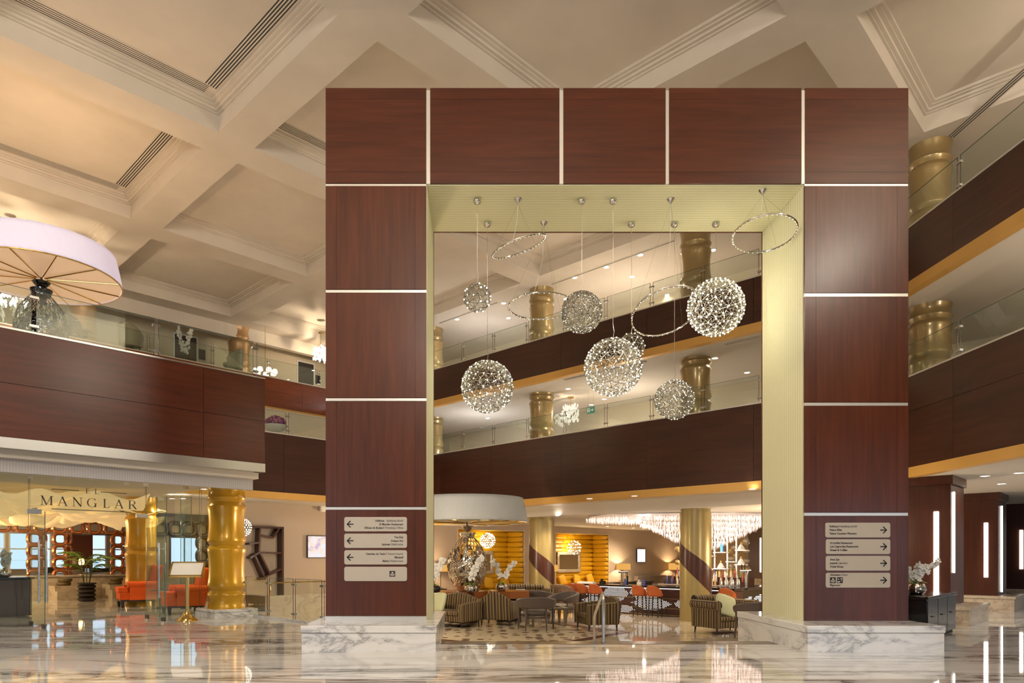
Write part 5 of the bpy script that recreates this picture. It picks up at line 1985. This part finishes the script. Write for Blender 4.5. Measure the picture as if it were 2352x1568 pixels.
# small speaker, low marble wall, green armchair
x, y = onA(738, 32.9)
tag(MB().box(-.11, .11, -.16, 0, -.16, .16).build('wall_speaker', M_WHITE, None, (x, y, EYE + (CY - 1166) * y / F), r45, bevel=.04), 'small white wall speaker above the television', 'speaker')
t = thing('parapet_wall', 'low tan marble parapet with a handrail behind the glass railing', 'low wall', (lw(690, 20.5), 20.5, ZL), r45)
MB().box(-1.0, 2.6, 0, .25, 0, .85).build('body', M_TANMARB, t)
MB().path([(-.9, .12, .85), (-.9, .12, 1.15), (-.8, .12, 1.22), (2.6, .12, 1.22)], .02, 8).build('handrail', M_BRASS, t, smooth=True)
barrel('dark green round-back chair behind the glass railing', (lw(600, 21.5), 21.5, ZL), R(150), 1.0)

# dark ring screen and window on the dividing wall, seen right of the inner gold column
t = thing('ring_screen', 'dark ring screen around a window right of the inner gold column', 'screen', (-10.5, 22.48, 0), r45)
dbig = ringmesh(.40, .40, .065).copy()
dbig.materials.clear()
dbig.materials.append(M_BROWNLEG)
ra, rb_ = fwu(368), fwu(482)
MB().box(ra - .2, rb_ + .2, -.04, -.01, 2.70, 2.95).build('head_panel', M_BROWNLEG, t)
MB().box(ra - .2, rb_ + .2, -.03, -.01, .0, 2.70).build('back_panel', pmat('olive_panel', (.16, .125, .07), .6), t)
q = ra
while q < rb_:
    obj('ring', dbig, t, (q, -.09, 2.45))
    if q > fwu(455):
        for k in range(1, 5):
            obj('ring', dbig, t, (q, -.09, 2.45 - .45 * k))
    q += .46
wa, wb = fwu(392), fwu(452)
w_ = MB().box(wa, wb, -.05, -.03, 1.1, 2.15).build('window_pane', E_WINDOW, t)
MB().box(wa - .05, wa, -.07, -.03, 1.05, 2.2).box(wb, wb + .05, -.07, -.03, 1.05, 2.2).box(wa, wb, -.07, -.03, 2.15, 2.2).box(wa, wb, -.07, -.03, 1.05, 1.1).box((wa + wb) / 2 - .02, (wa + wb) / 2 + .02, -.07, -.03, 1.1, 2.15).build('window_frame', M_BROWNLEG, w_)
for lab, a, b_ in (('tall narrow free glass pane, left of two behind the menu stand', 360, 382), ('tall narrow free glass pane, right of two behind the menu stand', 415, 439)):
    xa, xb = lw(a, 20.4), lw(b_, 20.4)
    t = thing('glass_partition', lab, 'glass pane', ((xa + xb) / 2, 20.4, 0), 0, 'free glass panes')
    h_ = (xb - xa) / 2
    MB().box(-h_, h_, 0, .015, .03, 3.3).build('pane', M_GLASS, t)
    MB().box(-h_ - .008, -h_, -.002, .017, .03, 3.3).box(h_, h_ + .008, -.002, .017, .03, 3.3).build('glass_edge', M_GLASSEDGE, t)
    MB().box(-h_, h_, -.02, .035, 0, .04).build('floor_channel', M_DARKMETAL, t)

# lounge extras
t = thing('acrylic_stand', 'clear acrylic stand with magazines between the sofa and the column', 'side table', (lw(1196, 22.2), 22.2, ZL))
for x in (-.2, .2):
    MB().box(x - .012, x + .012, -.2, .2, 0, .92).build('side_pane', M_GLASS, t)
for z in (.3, .62, .9):
    MB().box(-.2, .2, -.2, .2, z, z + .015).build('shelf', M_GLASS, t)
for z, m_ in ((.315, M_MUSTARD), (.635, M_MUSTARD), (.915, M_WHITE), (.945, M_DARKMETAL)):
    MB().box(-.15, .13, -.16, .15, z, z + .03).build('magazine', m_, t)
t = thing('tufted_armchair', 'brown tufted leather armchair between the spiral column and the bar', 'armchair', (lw(1292, 24.6), 24.6, ZL), R(150))
mt = pmat('tufted_leather', (.16, .095, .06), .4)
nt, N, L, b = nodes(mt)
bump(nt, b, noise_tex(nt, coords(nt, (1, 1, 1), rnd=False), 9, 1), .6, .06)
MB().arc(.30, .40, R(-15), R(195), 22, lambda u: .2, lambda u: .68 + .34 * math.sin(PI * u) ** .6, .05).build('backrest', mt, t, bevel=.03)
MB().sup((0, -.02, .40), (.62, .62, .2), 4).build('seat', mt, t, smooth=True)
for a in (45, 135, 225, 315):
    MB().tube((.3 * math.cos(R(a)), .3 * math.sin(R(a)), 0), (.28 * math.cos(R(a)), .28 * math.sin(R(a)), .3), .015, .022, 6).build('leg', M_BROWNLEG, t)
x0_, x1_ = lu(1450), lu(1533)
px_, py_ = wallpt(x0_, -.95)
t = thing('banquette', 'low grey banquette along the lounge back wall under the television', 'bench', (px_, py_, ZL), r45)
MB().box(0, x1_ - x0_, 0, .7, 0, .38).build('base', M_TAUPE, t)
MB().box(0, x1_ - x0_, .55, .8, .38, .95).build('backrest', pmat('taupe_fabric', (.26, .20, .16), .8), t, bevel=.03)
MB().box(0, x1_ - x0_, 0, .58, .38, .50).build('seat_cushion', pmat('taupe_fabric', (.26, .20, .16), .8), t, bevel=.03)

# ================================================================ RIGHT SIDE
t = thing('black_cabinet', 'black lacquered cabinet behind the right portal plinth', 'cabinet', (8.05, 12.42, 0), r45)
MB().box(0, 2.34, 0, .75, .06, .74).build('body', M_BLACK, t)
MB().box(-.03, 2.37, -.03, .77, .745, .80).build('top', M_BLACK, t, bevel=.008)
MB().box(.04, 2.3, .04, .7, 0, .06).build('toe_kick', M_DARK, t)
for k in range(3):
    d_ = MB().box(.03 + k * .765, .765 + k * .765 - .0, -.014, 0, .09, .72).build('door', M_BLACK, t)
    MB().tube((.30 + k * .765, -.03, .42), (.45 + k * .765, -.03, .42), .012, None, 8).build('handle', M_DARKMETAL, d_)
orchid('white orchid in a mirrored bowl on the black cabinet', (8.38, 13.25, .80), ((-.75, .55, 34), (.25, .48, 34), (.85, .55, 26)), .92, 21)

# ================================================================ GALLERIES: furnishing
def lounge_chair(label, px, py_top, c, rz, z, mat):
    x, y = onA(px, c)
    t = thing('wing_chair', label, 'armchair', (x, y, z), rz, 'wing chairs on the left galleries')
    t.location.z += .004
    MB().arc(.34, .42, R(-20), R(200), 20, lambda u: .25, lambda u: .62 + .50 * math.sin(PI * u) ** .8, .05).build('backrest', mat, t, bevel=.03)
    MB().sup((0, 0, .40), (.70, .68, .2), 4).build('seat', mat, t, smooth=True)
    for a in (45, 135, 225, 315):
        MB().tube((.3 * math.cos(R(a)), .3 * math.sin(R(a)), 0), (.27 * math.cos(R(a)), .27 * math.sin(R(a)), .32), .016, .022, 6).build('leg', M_BROWNLEG, t)


M_KHAKI = pmat('khaki_leather', (.22, .19, .12), .45)
lounge_chair('khaki wing chair seen from behind on the upper left gallery', 302, 755, 39.0, R(165), 9.1, M_KHAKI)
lounge_chair('khaki wing chair facing left near the end of the terrace railing', 533, 808, 39.2, R(-80), 9.1, M_KHAKI)
lounge_chair('dark wing chair beside the giant terrace lamp', 178, 720, 39.2, R(120), 9.1, M_TAUPE)
for lab, px in (('white orchid on the upper left gallery beside the dark door', 424), ('white orchid on the upper left gallery left of the giant lamp', 36)):
    x, y = onA(px, 39.6)
    orchid(lab, (x, y, 9.1), ((-.2, 1.5, 30), (.2, 1.4, 30)), 1.1, px, M_BLACK)
M_DOOR = pmat('dark_door', (.05, .04, .035), .5)
WFL = 45.0
for lab, a, b_, h in (('dark doorway on the upper left gallery behind the orchid', 400, 450, 2.05), ('dark doorway on the upper left gallery near the portal', 683, 719, 2.05)):
    (xa, ya), (xb, yb) = onA(a, 43), onA(b_, 43)
    t = thing('door_1', lab, None, (xa, ya, 9.1), r45, kind='structure')
    MB().box(0, (xb - xa) / Q, -.05, 0, 0, h).build('door_panel', M_DOOR, t)
    MB().box(-.06, 0, -.08, 0, 0, h + .06).box((xb - xa) / Q, (xb - xa) / Q + .06, -.08, 0, 0, h + .06).box(0, (xb - xa) / Q, -.08, 0, h, h + .06).build('door_frame', M_WHITE, t)
for lab, px, py in (('small dark door sign on the upper left gallery beside the orchid', 464, 814), ('small dark door sign on the upper left gallery near the portal', 730, 872)):
    x, y = onA(px, 42.95)
    tag(MB().box(-.14, .14, -.02, 0, -.22, .22).build('door_sign', M_INK, None, (x, y, EYE + (CY - py) * y / F), r45), lab, 'sign', 'door signs')


def crystal_cluster(label, px, py, rp, Y, ztop, en, glow=3.0):
    c = W(px, py, Y)
    r = rp * Y / F
    t = thing('crystal_pendant', label, 'chandelier', c, 0, 'small crystal pendants')
    mb = MB()
    rnd = random.Random(px)
    for k in range(90):
        a, q = rnd.random() * 6.28, r * math.sqrt(rnd.random())
        z = rnd.uniform(-r, r * .8)
        mb.sup((q * math.cos(a), q * math.sin(a), z), (.07, .07, .16), 2, 5, 4)
    tag(mb.build('crystals', emis('lit_crystal_cluster_%d' % int(glow * 10), (1, .88, .70), glow, False), t), None, None, None, 'stuff')
    MB().tube((0, 0, r * .7), (0, 0, ztop - c.z), .012, None, 6).build('rod', M_BRASS, t)
    MB().lathe([(.12, ztop - c.z - .03), (.12, ztop - c.z)], 14).build('canopy', M_BRASS, t)
    light('POINT', 'crystal_pendant_light', c, en, (1, .80, .55), .05)


crystal_cluster('bright crystal pendant cut by the portal column', 737, 812, 17, 31, ZC, 260, 6)
crystal_cluster('bright crystal chandelier behind the giant lampshade', 24, 668, 34, 21.5, ZC, 380, 4)
crystal_cluster('crystal pendant on the lower gallery beside the exit sign', 1311, 947, 20, 26.5, 7.63, 30, 1.1)
x, y = onA(609, 39.5)
t = thing('cup_chandelier', 'chandelier with small white cup shades behind the terrace end', 'chandelier', (x, y, 0), 0)
zc = EYE + (CY - 858) * y / F
for k in range(7):
    a = k * 2 * PI / 7
    cp = MB().lathe([(.10, 0), (.13, .06), (.10, .17), (.06, .2)], 12, (.42 * math.cos(a), .42 * math.sin(a), zc)).build('cup_shade', emis('cup_shade_glow', (1, .86, .68), 2.2, False), t, smooth=True)
MB().path([(.42 * math.cos(k * PI / 10), .42 * math.sin(k * PI / 10), zc) for k in range(20)], .012, 6, True).build('ring', M_BRASS, t)
MB().tube((0, 0, zc), (0, 0, ZC), .012, None, 6).build('rod', M_BRASS, t)
# purple flower bowl
x, y = onA(633, 31.0)
t = thing('flower_bowl', 'white bowl heaped with purple flowers on the far gallery ledge', 'flower bowl', (x, y, 5.86))
MB().lathe([(.2, -.2), (.06, -.17), (.06, -.02), (.17, 0)], 20).build('stand', M_WHITE, t, smooth=True)
MB().lathe([(.16, 0), (.30, .06), (.43, .20), (.42, .21), (.28, .09)], 28).build('bowl', M_WHITE, t, smooth=True)
rnd = random.Random(3)
for nm_, mat, n in (('purple_blooms', M_PINKPET, 130), ('lilac_blooms', M_LILACPET, 60)):
    mb = MB()
    for k in range(n):
        a, q = rnd.random() * 6.28, math.sqrt(rnd.random())
        p = Vector((.36 * q * math.cos(a), .36 * q * math.sin(a), .20 + .32 * math.sqrt(max(0, 1 - q * q)) * rnd.uniform(.8, 1.05)))
        mb.sup(p, (.10, .10, .09), 2, 6, 4)
    tag(mb.build(nm_, mat, t, smooth=True), None, None, None, 'stuff')

# exit sign
c = W(1357, 942, 25.4)
t = thing('exit_sign', 'green running-man exit sign on the lower gallery', 'sign', c, BR)
MB().box(-.17, .17, -.02, .02, -.115, .115).build('plate', pmat('exit_green', (.01, .10, .06), .4, emit=(.02, .25, .15), estr=.3), t)
MB().box(-.05, -.03, -.026, -.02, -.08, .08).box(-.14, -.12, -.026, -.02, -.08, .08).box(-.14, -.03, -.026, -.02, .065, .08).box(-.10, -.07, -.026, -.02, -.05, .03).box(.0, .1, -.026, -.02, -.012, .012).add([(.14, -.026, 0), (.08, -.026, .05), (.08, -.026, -.05)], [(0, 1, 2)]).build('pictogram', M_WHITE, t)
MB().tube((-.12, 0, .11), (-.12, 0, 7.64 - c.z), .006, None, 5).tube((.12, 0, .11), (.12, 0, 7.64 - c.z), .006, None, 5).build('hanger', M_STEEL, t)

# ---------------------------------------------------------------- downlights
DLM = MB().lathe([(.075, -.004), (.06, -.012), (.0, -.012)], 16, caps=False).mesh('lens', E_DOWN)
DRM = MB().lathe([(.075, -.002), (.10, -.016), (.105, -.002)], 20, caps=False).mesh('trim_ring', M_WHITE, True)


def downlight(label, px, py, z, en, group, col=NEUT):
    Y = (z - EYE) * F / (CY - py)
    X = (px - CX) * Y / F
    t = thing('recessed_downlight', label, 'downlight', (X, Y, z), 0, group)
    obj('lens', DLM, t)
    obj('trim_ring', DRM, t)
    if px != 220:
        light('SPOT', 'downlight_beam', (X, Y, z - .05), en, col, .08, None, R(150), blend=.8)


def row(where, pts, z, en, col=NEUT):
    for k, (px, py) in enumerate(sorted(pts)):
        downlight('recessed downlight %s, %s from the left' % (where, ORD[k]), px, py, z, en, 'downlights ' + where, col)


row('in the top gallery ceiling through the portal', ((1471, 585), (1393, 613), (1320, 637), (1452, 635), (1638, 574), (1713, 625), (1157, 696), (1300, 686), (1168, 730), (1050, 733), (1533, 677)), ZC, 120)
row('in the lower gallery ceiling through the portal', ((1642, 822), (1716, 855), (1305, 892), (1388, 916), (1358, 929), (1120, 960)), 7.64, 75)
row('over the upper left gallery', ((360, 742), (520, 778), (660, 812), (700, 830), (150, 690)), ZC, 110, WARM)
row('under the gallery edge above the lounge', ((1457, 1138), (1354, 1144), (1728, 1122)), 3.36, 160, WARM)
row('in the lounge ceiling near the niches', ((1280, 1183), (1395, 1208), (1455, 1212)), 3.0, 420, WARM)
row('over the restaurant entrance', ((220, 1098), (405, 1112), (468, 1122), (0, 1080), (395, 1144), (420, 1144)), 3.36, 90, WARM)
row('under the right gallery', ((2300, 1110), (2340, 1085), (2262, 1092)), 3.36, 70, NEUT)
# added fill lights without fixtures, tucked out of sight
for nm_, loc, e, col in (('restaurant_fill_light', (-8.2, 21.9, 2.6), 30, WARM), ('restaurant_fill_light', (-16.5, 21.5, 2.0), 430, (1, .74, .42)), ('restaurant_fill_light', (-21.5, 27, 2.0), 360, (1, .74, .42)),
                         ('lounge_fill_light', (-2.6, 22.0, 1.6), 330, WARM), ('lounge_fill_light', (-2.3, 27.3, 1.6), 260, WARM), ('lounge_fill_light', (9.8, 20.6, 1.6), 380, WARM),
                         ('lounge_fill_light', (8.1, 15.9, 2.0), 150, WARM), ('lounge_fill_light', (-1.8, 16.5, 2.2), 240, WARM),
                         ('gallery_fill_light', (5.5, 25.0, 6.0), 130, NEUT), ('gallery_fill_light', (0.2, 29.5, 5.95), 130, (.92, .95, 1)), ('gallery_fill_light', (12.6, 12.0, 6.5), 150, NEUT),
                         ('gallery_fill_light', (12.6, 12.0, 9.9), 130, NEUT), ('gallery_fill_light', (5.5, 25.0, 9.5), 120, NEUT), ('gallery_fill_light', (0.2, 29.5, 9.5), 110, (.92, .95, 1)),
                         ('gallery_fill_light', (-6.0, 31.0, 6.2), 90, WARM), ('gallery_fill_light', (14.5, 14.0, 2.0), 150, NEUT),
                         ('terrace_lamp_and_fill', (UX, UY, 8.55), 330, (1, .74, .42)), ('terrace_lamp_and_fill', (-16, 19.5, 9.0), 170, (1, .74, .42)), ('terrace_lamp_and_fill', (-14, 31, 9.4), 160, WARM)):  # only the first terrace light sits in the lamp, the others are added fill
    light('POINT', nm_, loc, e, col, .06)

# turn the lettering into meshes
dg = bpy.context.evaluated_depsgraph_get()
for o in [o for o in C.objects if o.type == 'FONT']:
    me = bpy.data.meshes.new_from_object(o.evaluated_get(dg))
    n = obj('lettering', me, o.parent, o.location, tuple(o.rotation_euler))
    bpy.data.objects.remove(o)
